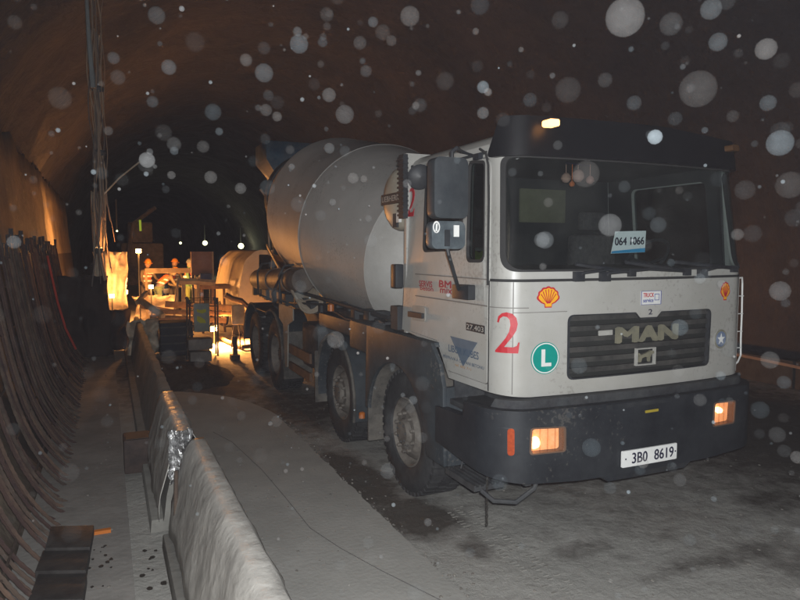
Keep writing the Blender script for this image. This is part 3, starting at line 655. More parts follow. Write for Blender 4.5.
# ---- wheels
def make_wheel(rear=False):
    root = None
    # rim disc, outer face towards -X, local coordinates with the hub at the origin
    if not rear:
        prof = [(-0.02, 0.295), (-0.035, 0.30), (-0.04, 0.285), (-0.01, 0.27), (0.02, 0.262), (0.03, 0.245), (-0.025, 0.205), (-0.045, 0.185), (-0.045, 0.125), (-0.05, 0.12), (-0.07, 0.115), (-0.085, 0.10), (-0.09, 0.0)]
    else:
        prof = [(-0.02, 0.295), (-0.035, 0.30), (-0.04, 0.285), (0.0, 0.27), (0.10, 0.262), (0.13, 0.25), (0.135, 0.19), (0.12, 0.17), (0.05, 0.15), (0.03, 0.13), (0.02, 0.0)]
    m = MB().lathe(prof, (0,0,0), (1,0,0), 40)
    w = m.build('wheel', RIM, None, ang=0.5)
    nx = -0.045 if not rear else 0.128
    for k in range(10):
        nb = MB()
        a = 2*PI*k/10; c = Vector((nx, 0.168*math.cos(a), 0.168*math.sin(a)))
        nb.lathe([(0.0, 0.017), (-0.030, 0.017), (-0.034, 0.012), (-0.034, 0.0)], c, (1,0,0), 6)
        nb.build('wheel_nut', RIM, w, world_off=False)
    hb = MB()
    for k in range(7):
        a = 2*PI*k/7; hb.lathe([(-0.086 if not rear else 0.02, 0.012), (-0.10 if not rear else 0.005, 0.0)], (0, 0.08*math.cos(a), 0.08*math.sin(a)), (1,0,0), 6)
    hb.build('hub_bolts', CHASS, w, world_off=False)
    tp = [(-0.03, 0.297), (-0.045, 0.31), (-0.060, 0.36), (-0.062, 0.42), (-0.052, 0.475), (-0.035, 0.508), (-0.018, 0.524), (0.12, 0.530), (0.258, 0.524), (0.275, 0.508), (0.292, 0.475), (0.302, 0.42), (0.30, 0.36), (0.27, 0.31), (0.26, 0.297)]
    t = MB().lathe(tp, (0,0,0), (1,0,0), 56)
    for k in range(46):
        a = 2*PI*k/46
        for (x0, x1, da) in ((-0.036, 0.07, 0), (0.085, 0.155, 0.06), (0.17, 0.276, 0)):
            vs = []
            for x, a_ in ((x0, a+da), (x1, a+da+0.02), (x1, a+da+0.115), (x0, a+da+0.085)):
                for r in (0.505 if x in (-0.036, 0.276) else 0.52, 0.542): vs.append((x, r*math.cos(a_), r*math.sin(a_)))
            t.add(vs, [(0,2,4,6),(1,7,5,3),(0,1,3,2),(2,3,5,4),(4,5,7,6),(6,7,1,0)])
    t.build('tyre', RUBBER, w, world_off=False, ang=0.5)
    return w
wf = make_wheel(False); wr = make_wheel(True)
def put_wheel(w, x, y, flip=False, first=False):
    o = w if first else copy_tree(w)
    o.parent = TRK; o.location = Vector((x, y, 0.535))-TRK.location
    o.rotation_euler = (random.uniform(0, 1), 0, PI if flip else 0)
    return o
put_wheel(wf, 2.36, 5.03, first=True); put_wheel(wf, 2.36, 6.75)
put_wheel(wf, 4.48, 5.03, True); put_wheel(wf, 4.48, 6.75, True)
put_wheel(wr, 2.34, 9.70, first=True); put_wheel(wr, 2.34, 11.12)
put_wheel(wr, 4.50, 9.70, True); put_wheel(wr, 4.50, 11.12, True)

# ---- fenders
def fender(yc, a0, a1, R=0.63, lip=True, x0=2.24, x1=2.68, m=FENDER):
    f = MB(); n = 16
    for k in range(n+1):
        t = math.radians(a0+(a1-a0)*k/n)
        for r in (R, R+0.018):
            for x in (x0, x1): f.v.append(Vector((x, yc+r*math.cos(t), 0.53+r*math.sin(t))))
    for k in range(n):
        b = 4*k; f.f += [(b, b+4, b+5, b+1), (b+2, b+3, b+7, b+6), (b, b+2, b+6, b+4), (b+1, b+5, b+7, b+3)]
    f.f += [(0, 1, 3, 2), (4*n, 4*n+2, 4*n+3, 4*n+1)]
    o = f.build('fender', m, TRK)
    e = MB().tube([Vector((x0, yc+(R+0.01)*math.cos(math.radians(a0+(a1-a0)*k/n)), 0.53+(R+0.01)*math.sin(math.radians(a0+(a1-a0)*k/n)))) for k in range(n+1)], 0.018, 6)
    e.build('fender_lip', DUSTY, o)
fender(6.75, 195, -12, 0.64); fender(9.70, 178, 60, 0.66); fender(11.12, 120, -2, 0.66)
MB().box((2.24, 10.0, 1.13), (2.68, 10.85, 1.15)).build('fender_bridge', FENDER, TRK)
for y, z1 in ((5.72, 1.05), (7.46, 0.9), (8.98, 0.95)):
    MB().box((2.24, y, 0.28), (2.66, y+0.02, z1)).build('mud_flap', DUSTY, TRK)
# side fills between axles: dark tank, box, grey bracket panel by the rear wheels
MB().box((2.30, 7.55, 0.62), (2.80, 8.25, 1.18)).build('fuel_tank', CHASS, TRK, bevel=0.06)
MB().box((2.22, 5.5, 1.12), (2.60, 6.2, 1.40)).build('battery_box', FENDER, TRK, bevel=0.03)
MB().box((2.30, 6.05, 1.20), (2.64, 7.5, 1.36)).build('side_box', FENDER, TRK, bevel=0.03)
bp_ = MB().poly(rounded([(8.62, 0.52), (8.74, 0.50), (8.82, 1.08), (9.05, 1.15), (9.05, 1.36), (8.30, 1.34), (8.30, 1.18), (8.56, 1.10)], 0.02), [], 2.20, 2.215, SX).build('side_bracket', mat('grey_bracket', (0.30, 0.29, 0.26), (0.2, 0.19, 0.17), rough=0.7, dust=0.3), TRK)
ur = MB().box((2.22, 7.62, 0.72), (2.25, 8.62, 0.84)).box((2.22, 7.62, 0.50), (2.25, 8.62, 0.60)).build('side_rail', mat('brown_rail', (0.16, 0.09, 0.05), (0.09, 0.05, 0.03)), TRK)
MB().lathe([(0, 0), (0, 0.03), (0.05, 0.03), (0.06, 0.02), (0.06, 0)], atX(362, 418, 2.23), (0, 0, 1), 10).build('side_marker', mat('amber_marker', (0.5, 0.14, 0.02), rough=0.4), TRK)
MB().lathe([(0, 0), (0, 0.035), (0.07, 0.035), (0.08, 0.02), (0.08, 0)], atX(331, 311, 2.25), (0, 0, 1), 10).build('side_marker', MATS['amber_marker'], TRK)
# rails, axles
c = MB()
for x in (2.98, 3.78): c.box((x, 3.7, 0.80), (x+0.09, 12.2, 1.06))
for x in (2.96, 3.76): c.box((x, 5.3, 1.065), (x+0.13, 12.3, 1.28))
for y in (5.03, 6.75, 9.70, 11.12): c.tube([(2.45, y, 0.535), (4.4, y, 0.535)], 0.07, 10).lathe([(-0.2, 0.05), (-0.12, 0.18), (0.12, 0.18), (0.2, 0.05)], (3.42, y, 0.535), (1,0,0), 14)
for y in (4.6, 5.9, 7.6, 8.4, 9.1, 10.4, 12.1): c.box((3.07, y, 0.84), (3.78, y+0.12, 1.02))
c.build('chassis', CHASS, TRK)
# clutter under the drum along the frame
c = MB().box((2.42, 5.35, 1.30), (2.95, 7.9, 1.42))
for k in range(16):
    y = 5.6+k*0.42; c.box((2.36+random.uniform(0, 0.1), y, 1.28), (2.6, y+random.uniform(0.08, 0.26), 1.40+random.uniform(0.02, 0.10)))
c.tube([(2.42, 5.4, 1.45), (2.38, 7.0, 1.50), (2.42, 8.6, 1.52), (2.5, 10.5, 1.6)], 0.025, 8)
c.tube([(2.36, 5.6, 1.40), (2.34, 6.6, 1.36), (2.40, 7.6, 1.44), (2.34, 9.0, 1.36)], 0.016, 8)
c.build('side_clutter', CHASS, TRK, bevel=0.006)

# ---- drum
ax = Vector((0, 1.7, 0.34)).normalized()
O = Vector((3.42, 8.2, 2.33))
def al(Y): return (Y-8.2)/ax.y
prof_f = [(al(5.86), 0.0), (al(5.88), 0.30), (al(5.95), 0.55), (al(6.08), 0.76), (al(6.22), 0.88), (al(6.38), 0.955)]
prof_m = [(al(6.38), 0.955), (al(6.39), 0.962), (al(6.43), 0.963), (al(7.3), 1.075), (al(8.16), 1.165), (al(8.17), 1.172), (al(8.22), 1.172), (al(8.23), 1.17), (al(9.86), 1.17), (al(9.87), 1.172), (al(9.92), 1.172), (al(9.94), 1.165), (al(10.9), 0.93), (al(11.6), 0.72), (al(12.0), 0.60), (al(12.05), 0.55), (al(11.9), 0.5)]
dr = MB().lathe(prof_m, O, ax, 96).build('drum', DRUM, TRK, ang=0.35)
MB().lathe(prof_f, O, ax, 96).build('drum_front', DRUMF, dr, ang=0.5)
MB().lathe([(al(11.55), 0.74), (al(11.55), 0.80), (al(11.75), 0.80), (al(11.75), 0.70)], O, ax, 64).build('roller_ring', CHASS, dr, ang=0.4)
MB().lathe([(al(5.45), 0.0), (al(5.45), 0.24), (al(5.75), 0.26), (al(5.9), 0.20)], O, ax, 32).build('gearbox', CHASS, TRK)
# worn lettering remains high on the drum
MB().poly([(2.98, 5.30), (3.86, 5.30), (3.8, 5.95), (3.04, 5.95)], [], 1.28, 1.75, lambda s, z, d: Vector((s, z, d))).build('front_pedestal', CHASS, TRK)
pd = MB()
for x in (2.85, 3.95): pd.tube([(x, 11.2, 1.2), (x, 11.6, 2.3)], 0.07, 8).tube([(x, 12.4, 1.2), (x, 11.7, 2.4)], 0.06, 8)
pd.box((2.75, 11.5, 2.15), (4.05, 11.75, 2.35)).build('rear_pedestal', CHASS, TRK)
# blue patches on the drum's lower rear
def on_drum(Y, ang, dd=0.006):
    r = 1.17 if Y < 9.9 else 1.165-(Y-9.94)*0.245
    c = O+ax*al(Y); a1 = Vector((-1, 0, 0)); b1 = ax.cross(a1).normalized()*-1
    if b1.z > 0: b1 = -b1
    return c+(a1*math.cos(ang)+b1*math.sin(ang))*(r+dd)
bm_ = MB(); 
tri2 = [(9.75, 0.50), (9.15, 0.62), (8.75, 0.86), (9.25, 0.84), (9.6, 0.70)]
pts = [on_drum(y, a, 0.012) for y, a in tri2]; bm_.add(pts, [tuple(range(5))]); bm_.build('blue_patch', BLUE, dr)
# hopper and chute
hop = MB(); top_ = [(2.72, 11.95), (4.12, 11.95), (4.12, 12.9), (2.72, 12.9)]; bot_ = [(3.1, 12.0), (3.74, 12.0), (3.74, 12.5), (3.1, 12.5)]
hop.add([(x, y, 4.08) for x, y in top_]+[(x, y, 3.75) for x, y in top_]+[(x, y, 3.15) for x, y in bot_], [(0,1,5,4),(1,2,6,5),(2,3,7,6),(3,0,4,7),(4,5,9,8),(5,6,10,9),(6,7,11,10),(7,4,8,11)])
ho = hop.build('hopper', BLUE, TRK); so = ho.modifiers.new('Solidify', 'SOLIDIFY'); so.thickness = 0.03
CHU = mat('chute_paint', (0.42, 0.36, 0.28), (0.24, 0.19, 0.14), rough=0.6, scale=5)
def trough(p, q, r0, r1, name, par, m=CHU):
    p, q = Vector(p), Vector(q); t = (q-p).normalized(); s = t.cross(Vector((0,0,1))).normalized(); u = s.cross(t)
    b = MB(); n = 12
    for (c, r) in ((p, r0), (q, r1)):
        for k in range(n+1):
            w = PI*k/n; b.v.append(c+s*math.cos(w)*r-u*math.sin(w)*r)
    b.f = [(k, k+1, n+2+k, n+1+k) for k in range(n)]
    o = b.build(name, m, par); so = o.modifiers.new('Solidify', 'SOLIDIFY'); so.thickness = 0.02; return o
trough(atX(279, 244, 2.75), atX(311, 302, 2.35), 0.22, 0.16, 'chute', TRK)
MB().tube([atX(277, 225, 2.9), atX(292, 290, 2.6)], 0.035, 8).build('chute_arm', CHU, TRK)
# tall bent rod at the rear
MB().tube([(2.9, 12.6, 2.0), (2.88, 12.6, 2.95), (2.83, 12.55, 3.12), (2.72, 12.5, 3.25)], 0.022, 8).build('bent_rod', CHU, TRK)
# spare chute pipes stowed along the side
PIPE = mat('stowed_pipe', (0.12, 0.09, 0.07), (0.06, 0.045, 0.04), rough=0.6, scale=8, dust=0.3)
sp = MB().lathe([(0, 0.0), (0, 0.155), (0.02, 0.165), (0.5, 0.165), (0.5, 0.178), (0.56, 0.178), (0.56, 0.165), (1.5, 0.165), (1.5, 0.178), (1.56, 0.178), (1.56, 0.165), (2.7, 0.165), (2.7, 0.0)], (2.36, 8.35, 1.70), (0, 1, -0.035), 24).build('stowed_pipe', PIPE, TRK)
for y in (8.8, 10.2):
    MB().tube([(2.36, y, 1.32), (2.16, y, 1.42), (2.15, y, 1.75), (2.22, y, 1.88), (2.36, y, 1.90)], 0.016, 6).build('pipe_strap', CHASS, TRK)
MB().tube([(2.12, 8.5, 1.8), (2.1, 9.0, 1.5), (2.2, 9.3, 1.3), (2.3, 9.2, 1.2)], 0.018, 6).build('hose', CHASS, TRK)
# ---- behind the cab: air intake stack, cream water tank with a band
sn = MB().box((2.235, 4.905, 2.36), (2.275, 5.0, 2.88))
for k in range(13): sn.box((2.225, 4.895, 2.38+k*0.038), (2.275, 5.01, 2.396+k*0.038))
sn.build('air_intake', BLACKP, TRK)
wt = MB().lathe([(0, 0.0), (0.0, 0.12), (0.02, 0.22), (0.06, 0.27), (0.10, 0.285), (1.9, 0.285), (1.95, 0.2), (1.96, 0)], (2.36, 5.45, 2.56), (1, 0, 0), 36).build('water_tank', CREAM, TRK)
bnd = MB().lathe([(-0.03, 0.29), (-0.03, 0.296), (0.03, 0.296), (0.03, 0.29)], (2.80, 5.45, 2.56), (1, 0, 0), 36).build('tank_band', BLACKP, wt)
br = MB().box((2.33, 5.26, 2.30), (2.352, 5.34, 2.42)).build('tank_clip', CHASS, wt)
MB().box((2.325, 5.20, 2.34), (2.352, 5.255, 2.42)).build('tank_label', VWHITE, wt)
nb = MB().box((2.275, 5.04, 2.50), (2.30, 5.47, 2.59)).build('name_bar', BLACKP, TRK)
text_on(MB(), 'LIEBHERR', lambda s, z, d: Vector((2.275-d, -s, z)), -5.45, 2.522, -5.08, 2.568, 0.002, 0.002).build('bar_text', CHROME, nb)
MB().box((2.225, 5.04, 1.78), (2.30, 5.14, 1.98)).build('side_lamp', BLACKP, TRK, bevel=0.01)
MB().box((2.30, 5.04, 1.40), (4.54, 5.12, 1.50)).box((2.25, 5.06, 1.42), (2.33, 5.2, 1.62)).build('cab_mount', CHASS, TRK)

# ================================================================== THE PLACE
def structure(o): o['kind'] = 'structure'; return o
# ---- ground: one sheet, uneven, with tracked mud
def ground_mat():
    m = bpy.data.materials.new('trodden_ground'); m.use_nodes = True; nt = m.node_tree; N = nt.nodes; L = nt.links
    p = N['Principled BSDF']; p.inputs['Roughness'].default_value = 0.85; p.inputs['Specular IOR Level'].default_value = 0.3
    g = N.new('ShaderNodeNewGeometry')
    def nz(sc, det, lo, hi, vec=None):
        n = N.new('ShaderNodeTexNoise'); n.inputs['Scale'].default_value = sc; n.inputs['Detail'].default_value = det; n.inputs['Roughness'].default_value = 0.7
        L.new(vec or g.outputs['Position'], n.inputs['Vector'])
        r = N.new('ShaderNodeMapRange'); r.inputs['From Min'].default_value = lo; r.inputs['From Max'].default_value = hi
        L.new(n.outputs['Fac'], r.inputs['Value']); return r.outputs['Result']
    def mix(f, a, b):
        x = N.new('ShaderNodeMix'); x.data_type = 'RGBA'; L.new(f, x.inputs['Factor'])
        for k, v in (('A', a), ('B', b)):
            if isinstance(v, tuple): x.inputs[k].default_value = (*v, 1)
            else: L.new(v, x.inputs[k])
        return x.outputs['Result']
    base = mix(nz(1.3, 8, 0.3, 0.7), (0.34, 0.33, 0.305), (0.42, 0.41, 0.38))
    base = mix(nz(22, 4, 0.35, 0.75), base, (0.34, 0.33, 0.305))
    mp = N.new('ShaderNodeMapping'); mp.inputs['Scale'].default_value = (2.2, 0.35, 1); L.new(g.outputs['Position'], mp.inputs['Vector'])
    base = mix(nz(1.0, 7, 0.56, 0.80, mp.outputs['Vector']), base, (0.22, 0.21, 0.19))
    at = N.new('ShaderNodeAttribute'); at.attribute_name = 'mud'
    ms = N.new('ShaderNodeMath'); ms.operation = 'MULTIPLY_ADD'; L.new(nz(5, 8, 0.3, 0.7), ms.inputs[0]); ms.inputs[1].default_value = 0.9
    sb = N.new('ShaderNodeMath'); sb.operation = 'MULTIPLY_ADD'; L.new(at.outputs['Fac'], sb.inputs[0]); sb.inputs[1].default_value = 1.6; sb.inputs[2].default_value = -0.75
    L.new(sb.outputs[0], ms.inputs[2])
    cl = N.new('ShaderNodeClamp'); L.new(ms.outputs[0], cl.inputs['Value'])
    base = mix(cl.outputs[0], base, (0.085, 0.075, 0.064))
    L.new(base, p.inputs['Base Color'])
    b = N.new('ShaderNodeBump'); b.inputs['Distance'].default_value = 0.02; L.new(nz(9, 10, 0, 1), b.inputs['Height']); L.new(b.outputs['Normal'], p.inputs['Normal'])
    return m
def mudval(x, y):
    v = 0.0
    # (centre x, centre y, radius x, radius y, weight)
    for cx, cy, rx, ry, w in ((2.05, 5.55, 0.30, 1.0, 1.0), (2.2, 4.55, 0.34, 0.42, 1.0), (2.3, 8.5, 0.7, 1.4, 0.8), (1.2, 10.4, 1.1, 1.5, 1.0), (0.7, 12.0, 0.9, 1.4, 0.9),
                              (3.9, 3.05, 0.75, 0.12, 0.6), (4.6, 2.7, 0.7, 0.3, 0.62), (3.0, 3.55, 0.3, 0.12, 0.6), (3.8, 7.0, 1.2, 3.6, 0.5), (7.2, 6.0, 2.2, 6, 0.95), (5.2, 3.6, 0.5, 0.3, 0.7), (2.35, 3.9, 0.12, 0.25, 0.6)):
        d = math.sqrt(((x-cx)/rx)**2+((y-cy)/ry)**2)
        v = max(v, w*max(0.0, min(1.0, 1.5-d)))
    return v
gm = MB()
xs = [-14+i*0.8 for i in range(15)]+[-2+0.10*i for i in range(81)]+[6.2+i*0.6 for i in range(30)]
ys = [-12+i*1.2 for i in range(11)]+[1.3+0.10*i for i in range(130)]+[14.3+0.35*i for i in range(45)]+[30.5+4*i for i in range(40)]
for y in ys:
    for x in xs:
        z = -0.012+0.02*noise.noise(Vector((x*0.9, y*0.9, 0)))+0.010*noise.noise(Vector((x*4, y*4, 5)))
        mv = mudval(x, y)
        z += mv*0.018*noise.noise(Vector((x*7, y*7, 2)))
        if 8.5 < y < 14.5 and x < 2.4: z += 0.10*max(0, 1-abs(y-11.6)/3)*max(0, 1-abs(x-1.1)/1.2)*(0.8+0.9*noise.noise(Vector((x*2.3, y*2.3, 9))))
        if x < 0.3: z = min(z, 0.0)
        gm.v.append(Vector((x, y, z)))
nxx = len(xs); gm.f = [(j*nxx+i, j*nxx+i+1, (j+1)*nxx+i+1, (j+1)*nxx+i) for j in range(len(ys)-1) for i in range(nxx-1)]
go = structure(gm.build('ground', ground_mat(), None, recalc=False, ang=3))
at = go.data.attributes.new('mud', 'FLOAT', 'POINT')
for i, v in enumerate(go.data.vertices): at.data[i].value = mudval(v.co.x, v.co.y)
# ---- concrete slab beside the barrier, edge broken
SLAB = mat('slab_concrete', (0.38, 0.37, 0.345), (0.29, 0.285, 0.265), rough=0.9, scale=1.6, bump=0.004, bscale=30, dust=0.45, dustcol=(0.37, 0.355, 0.32))
edge = []
y = 0.5
while y < 8.0:
    e = 1.90+0.022*noise.noise(Vector((0, y*3, 0)))+0.018*noise.noise(Vector((0, y*11, 4))); edge.append((e, y)); y += 0.07
edge += [(1.86, 8.3), (1.74, 8.8), (1.52, 9.3), (1.2, 9.7), (0.9, 9.95), (0.52, 10.0)]
sl = MB().poly([(0.52, 0.5)]+edge, [], -0.05, 0.035, lambda s, z, d: Vector((s, z, d)))
structure(sl.build('pavement', SLAB, None))
# crack line and hose on the slab
cr = MB().tube([Vector((p.x, p.y, 0.041)) for p in [atG(*q, 0.04) for q in ((213, 432), (232, 442), (262, 470), (285, 497), (310, 528), (340, 548), (380, 570), (420, 590), (450, 605))]], 0.0024, 6)
tag(cr.build('thin_cable', mat('dusty_cable', (0.13, 0.125, 0.12), rough=0.8), None), 'thin dark cable lying along the pale slab right of the barrier', 'cable')
# loose grit and tyre prints
gb_ = MB(); vs0 = []
b = bmesh.new(); bmesh.ops.create_icosphere(b, subdivisions=1, radius=1); iv = [v.co.copy() for v in b.verts]; if_ = [tuple(v.index for v in f.verts) for f in b.faces]; b.free()
for k in range(1500):
    x = random.uniform(-0.2, 6.5); y = random.uniform(2.2, 12); rr = random.choice([0.003, 0.004, 0.005, 0.007, 0.011])*(0.7+0.6*random.random())
    if 0.25 < x < 0.75: continue
    zz = 0.036 if (0.75 < x < 1.86 and y < 8) else (0.019 if x < 0.08 else -0.012+0.02*noise.noise(Vector((x*0.9, y*0.9, 0)))+0.010*noise.noise(Vector((x*4, y*4, 5))))
    gb_.add([Vector((x+v.x*rr*random.uniform(0.7, 1.3), y+v.y*rr*1.2, zz+v.z*rr*0.6)) for v in iv], if_)
for k in range(260):
    y = random.uniform(2.4, 8.2); x = 1.93+random.gauss(0, 0.035); rr = random.uniform(0.003, 0.012)*(0.4+random.random())
    gb_.add([Vector((x+v.x*rr*random.uniform(0.7, 1.3), y+v.y*rr*1.4, 0.0+v.z*rr*0.8)) for v in iv], if_)
tag(gb_.build('grit', mat('grit', (0.30, 0.28, 0.25), (0.09, 0.08, 0.07), scale=5, rough=0.95), None, ang=0.3), 'loose grit scattered over the slab and the truck lane', 'grit', kind='stuff')
tp_ = MB()
for j in range(34):
    y = 3.1+j*0.045
    for x, dy, w_ in ((2.46, 0, 0.06), (2.545, 0.02, 0.05), (2.62, 0, 0.06)):
        if random.random() < 0.35: continue
        zz = -0.012+0.02*noise.noise(Vector((x*0.9, y*0.9, 0)))+0.010*noise.noise(Vector((x*4, y*4, 5)))+0.004
        tp_.box((x-w_/2+random.uniform(0, 0.02), y+dy, zz-0.006), (x+w_/2-random.uniform(0, 0.02), y+dy+0.016, zz+0.0005))
tag(tp_.build('tyre_print', mat('print_soil', (0.30, 0.29, 0.265), (0.20, 0.19, 0.17), rough=1.0, scale=14), None), 'tyre prints pressed in the dust ahead of the front wheel', 'tyre print', kind='stuff')
# ---- walkway slab on the left with raised margin
WK = mat('walkway_concrete', (0.29, 0.275, 0.255), (0.20, 0.19, 0.175), rough=0.9, scale=2.2, bump=0.005, bscale=20, dust=0.25, dustcol=(0.17, 0.16, 0.15))
structure(MB().poly([(-0.62, 0.5), (0.10, 0.5), (0.10, 24), (-0.62, 24)], [], -0.05, 0.018, lambda s, z, d: Vector((s, z, d))).build('walkway', WK, None))
sp_ = MB()
for k in range(26):
    p = atG(random.choice([random.uniform(88, 112), random.uniform(130, 178)]), random.uniform(548, 592), 0.0); n = 8; o = len(sp_.v)
    zz = 0.0225 if p.x < 0.08 else 0.012
    r = random.uniform(0.006, 0.022)
    if 0.05 < p.x < 0.15: continue
    for k2 in range(n):
        a = 2*PI*k2/n; rr = r*(0.7+0.5*random.random()); sp_.v.append(Vector((p.x+rr*math.cos(a), p.y+1.6*rr*math.sin(a), zz)))
    sp_.v.append(Vector((p.x, p.y, zz+0.004))); sp_.f += [(o+k2, o+(k2+1) % n, o+n) for k2 in range(n)]
tag(sp_.build('mud_splashes', mat('mud_dark', (0.03, 0.025, 0.02)), None), 'small dark mud splashes on the walkway floor', 'mud', kind='stuff')

# ---- barriers
def barrier(name, x0, y0, y1, label, skew=0.0, seed=0):
    e = empty(name, (x0+0.08, (y0+y1)/2, 0), label, 'barrier')
    prof = [(-0.03, 0.09), (-0.02, 0.11), (0.0, 0.28), (0.045, 0.48), (0.085, 0.66), (0.098, 0.705), (0.12, 0.72), (0.18, 0.72), (0.205, 0.4), (0.24, 0.12), (0.25, 0.10)]
    b = MB(); n = int((y1-y0)/0.08)
    for j in range(n+1):
        y = y0+(y1-y0)*j/n
        for i, (px, pz) in enumerate(prof):
            w = 0.010*noise.noise(Vector((px*5+seed, y*2.2, pz*4)))+0.006*noise.noise(Vector((px*9, y*9, pz*9+seed)))
            b.v.append(Vector((x0+px+skew*(y-y0)+w*1.2, y+(0.02*noise.noise(Vector((pz*6, 1, seed))) if j in (0, n) else 0), pz+w)))
    m = len(prof); b.f = [(j*m+i, j*m+i+1, (j+1)*m+i+1, (j+1)*m+i) for j in range(n) for i in range(m-1)]
    b.f += [tuple(range(m)), tuple(n*m+i for i in range(m))[::-1]]
    b.build('wall_block', CONC, e, ang=0.7)
    f = MB().poly([(x0-0.12, 0.0), (x0+0.30, 0.0), (x0+0.28, 0.10), (x0-0.11, 0.10)], [], y0+0.03, y1-0.03, lambda s, z, d: Vector((s+skew*(d-y0), d, z)))
    f.build('foot', CONC, e, bevel=0.008)
    return e
b1 = barrier('concrete_barrier', 0.42, 0.9, 4.80, 'near length of pale concrete barrier wrapped in dusty sheeting, at the bottom of the photo', 0.0, 1)
b2 = barrier('concrete_barrier', 0.36, 5.02, 14.6, 'far length of concrete barrier running from the silver taped joint towards the lit work', 0.005, 5)
# loose sheeting draped over both lengths near the joint
def sheeting(name, x0, y0, y1, label, seed):
    prof = [(-0.045, 0.12), (-0.035, 0.22), (-0.025, 0.30), (0.025, 0.49), (0.066, 0.66), (0.08, 0.715), (0.105, 0.74), (0.19, 0.742), (0.215, 0.66), (0.232, 0.4)]
    b = MB(); n = int((y1-y0)/0.045); m = len(prof)
    for j in range(n+1):
        y = y0+(y1-y0)*j/n
        for i, (px, pz) in enumerate(prof):
            w = 0.026*noise.noise(Vector((y*2.0+seed, pz*1.6, seed)))+0.010*noise.noise(Vector((y*6+pz*4, pz*3.5, seed+3)))+0.004*noise.noise(Vector((y*19, pz*9, seed+3)))
            dx = (-abs(w)-0.012) if i < 5 else (0.02+abs(w) if i > 7 else 0)
            zz = pz+(abs(w)*0.3 if 4 <= i <= 7 else 0)+(0.10*noise.noise(Vector((y*4, 0, seed))) if i == 0 else 0)
            b.v.append(Vector((x0+px+dx, y, zz)))
    b.f = [(j*m+i, j*m+i+1, (j+1)*m+i+1, (j+1)*m+i) for j in range(n) for i in range(m-1)]
    o = b.build(name, PLASTIC, None, ang=3); so = o.modifiers.new('Solidify', 'SOLIDIFY'); so.thickness = 0.004
    tag(o, label, 'plastic sheet'); return o
sheeting('plastic_sheet', 0.42, 0.95, 4.84, 'dusty plastic sheet draped over the end of the near barrier beside the joint', 2)
sheeting('plastic_sheet', 0.36, 4.98, 6.6, 'crumpled plastic sheet draped over the far barrier end beside the silver tape', 8)
ft = MB()
for k in range(14):
    a = atX(176+random.uniform(0, 12), 424+k*2.1, 0.46-0.006*k); a.y = 4.93+random.uniform(-0.04, 0.04)
    ft.box((a.x-0.05, a.y-0.05, a.z-0.03), (a.x+0.05, a.y+0.05, a.z+0.03), None)
fo = MB(); n1, n2 = 12, 16
for j in range(n1+1):
    for i in range(n2+1):
        u = j/n1; v = i/n2
        p = Vector((0.37+0.17*v, 4.90+0.03*math.sin(v*9), 0.80-0.40*u))
        p += Vector((0, -1, 0))*0.035*noise.noise(Vector((u*9, v*9, 1)))+Vector((1, 0, 0))*0.02*noise.noise(Vector((u*7, v*5, 4)))
        fo.v.append(p)
fo.f = [(j*(n2+1)+i, j*(n2+1)+i+1, (j+1)*(n2+1)+i+1, (j+1)*(n2+1)+i) for j in range(n1) for i in range(n2)]
o = fo.build('silver_tape', FOIL, None, smooth=False, ang=3); so = o.modifiers.new('Solidify', 'SOLIDIFY'); so.thickness = 0.004
tag(o, 'shiny crumpled silver tape over the joint between the two barrier lengths', 'tape')
p = atX(188, 470, 0.40)
o = MB().tube([(0.385, 4.62, 0.28), (0.40, 4.66, 0.58)], 0.014, 8).build('steel_peg', RUST, None)
tag(o, 'rusty peg standing against the near barrier just before the joint', 'peg')
# ---- dark box and plates on the walkway
p = atG(124, 472)
bx = MB().box((0.10, 6.45, 0.02), (0.34, 6.75, 0.34)).build('rusty_bin', RUSTD, None, bevel=0.012); tag(bx, 'dark rusty box standing against the left foot of the far barrier', 'box')
MB().box((0.12, 6.47, 0.341), (0.32, 6.73, 0.345)).build('lid', mat('bin_lid', (0.045, 0.035, 0.03)), None).parent = bx
pz = [(45, 548, 94, 525, 'farthest of the three dark steel plates lying in a row by the rebar'), (35, 571, 90, 549, 'middle of the three dark steel plates lying in a row by the rebar'), (28, 600, 87, 573, 'nearest of the three dark steel plates at the bottom left corner')]
for i, (xa, ya, xb, yb, lab) in enumerate(pz):
    z = 0.14-0.02*i
    P1 = atG(xa, ya, z); P2 = atG(xb, yb, z); P3 = atG(xb-4, ya-1, z); P4 = atG(xa+6+2*i, yb+1, z)
    mb = MB(); mb.add([P1, P3, P2, P4]+[v+Vector((0, 0, -0.07)) for v in (P1, P3, P2, P4)], [(0,1,2,3),(7,6,5,4),(0,4,5,1),(1,5,6,2),(2,6,7,3),(3,7,4,0)])
    # two timber blocks carry each plate
    o = mb.build('steel_plate', STEELD, None, bevel=0.006); tag(o, lab, 'plate', 'dark steel plates at the foot of the rebar')
    c = (P1+P2)/2
    MB().box((c.x-0.10, c.y-0.06, 0.018), (c.x+0.10, c.y+0.06, z-0.07)).build('block', STEELD, None).parent = o
a = atG(94, 533, 0.03); b_ = atG(111, 531, 0.03)
tag(MB().box((a.x, a.y-0.02, 0.02), (b_.x, a.y+0.02, 0.045)).build('orange_stake', ORANGEP, None), 'short orange stake on the floor beside the farthest dark plate', 'stake')

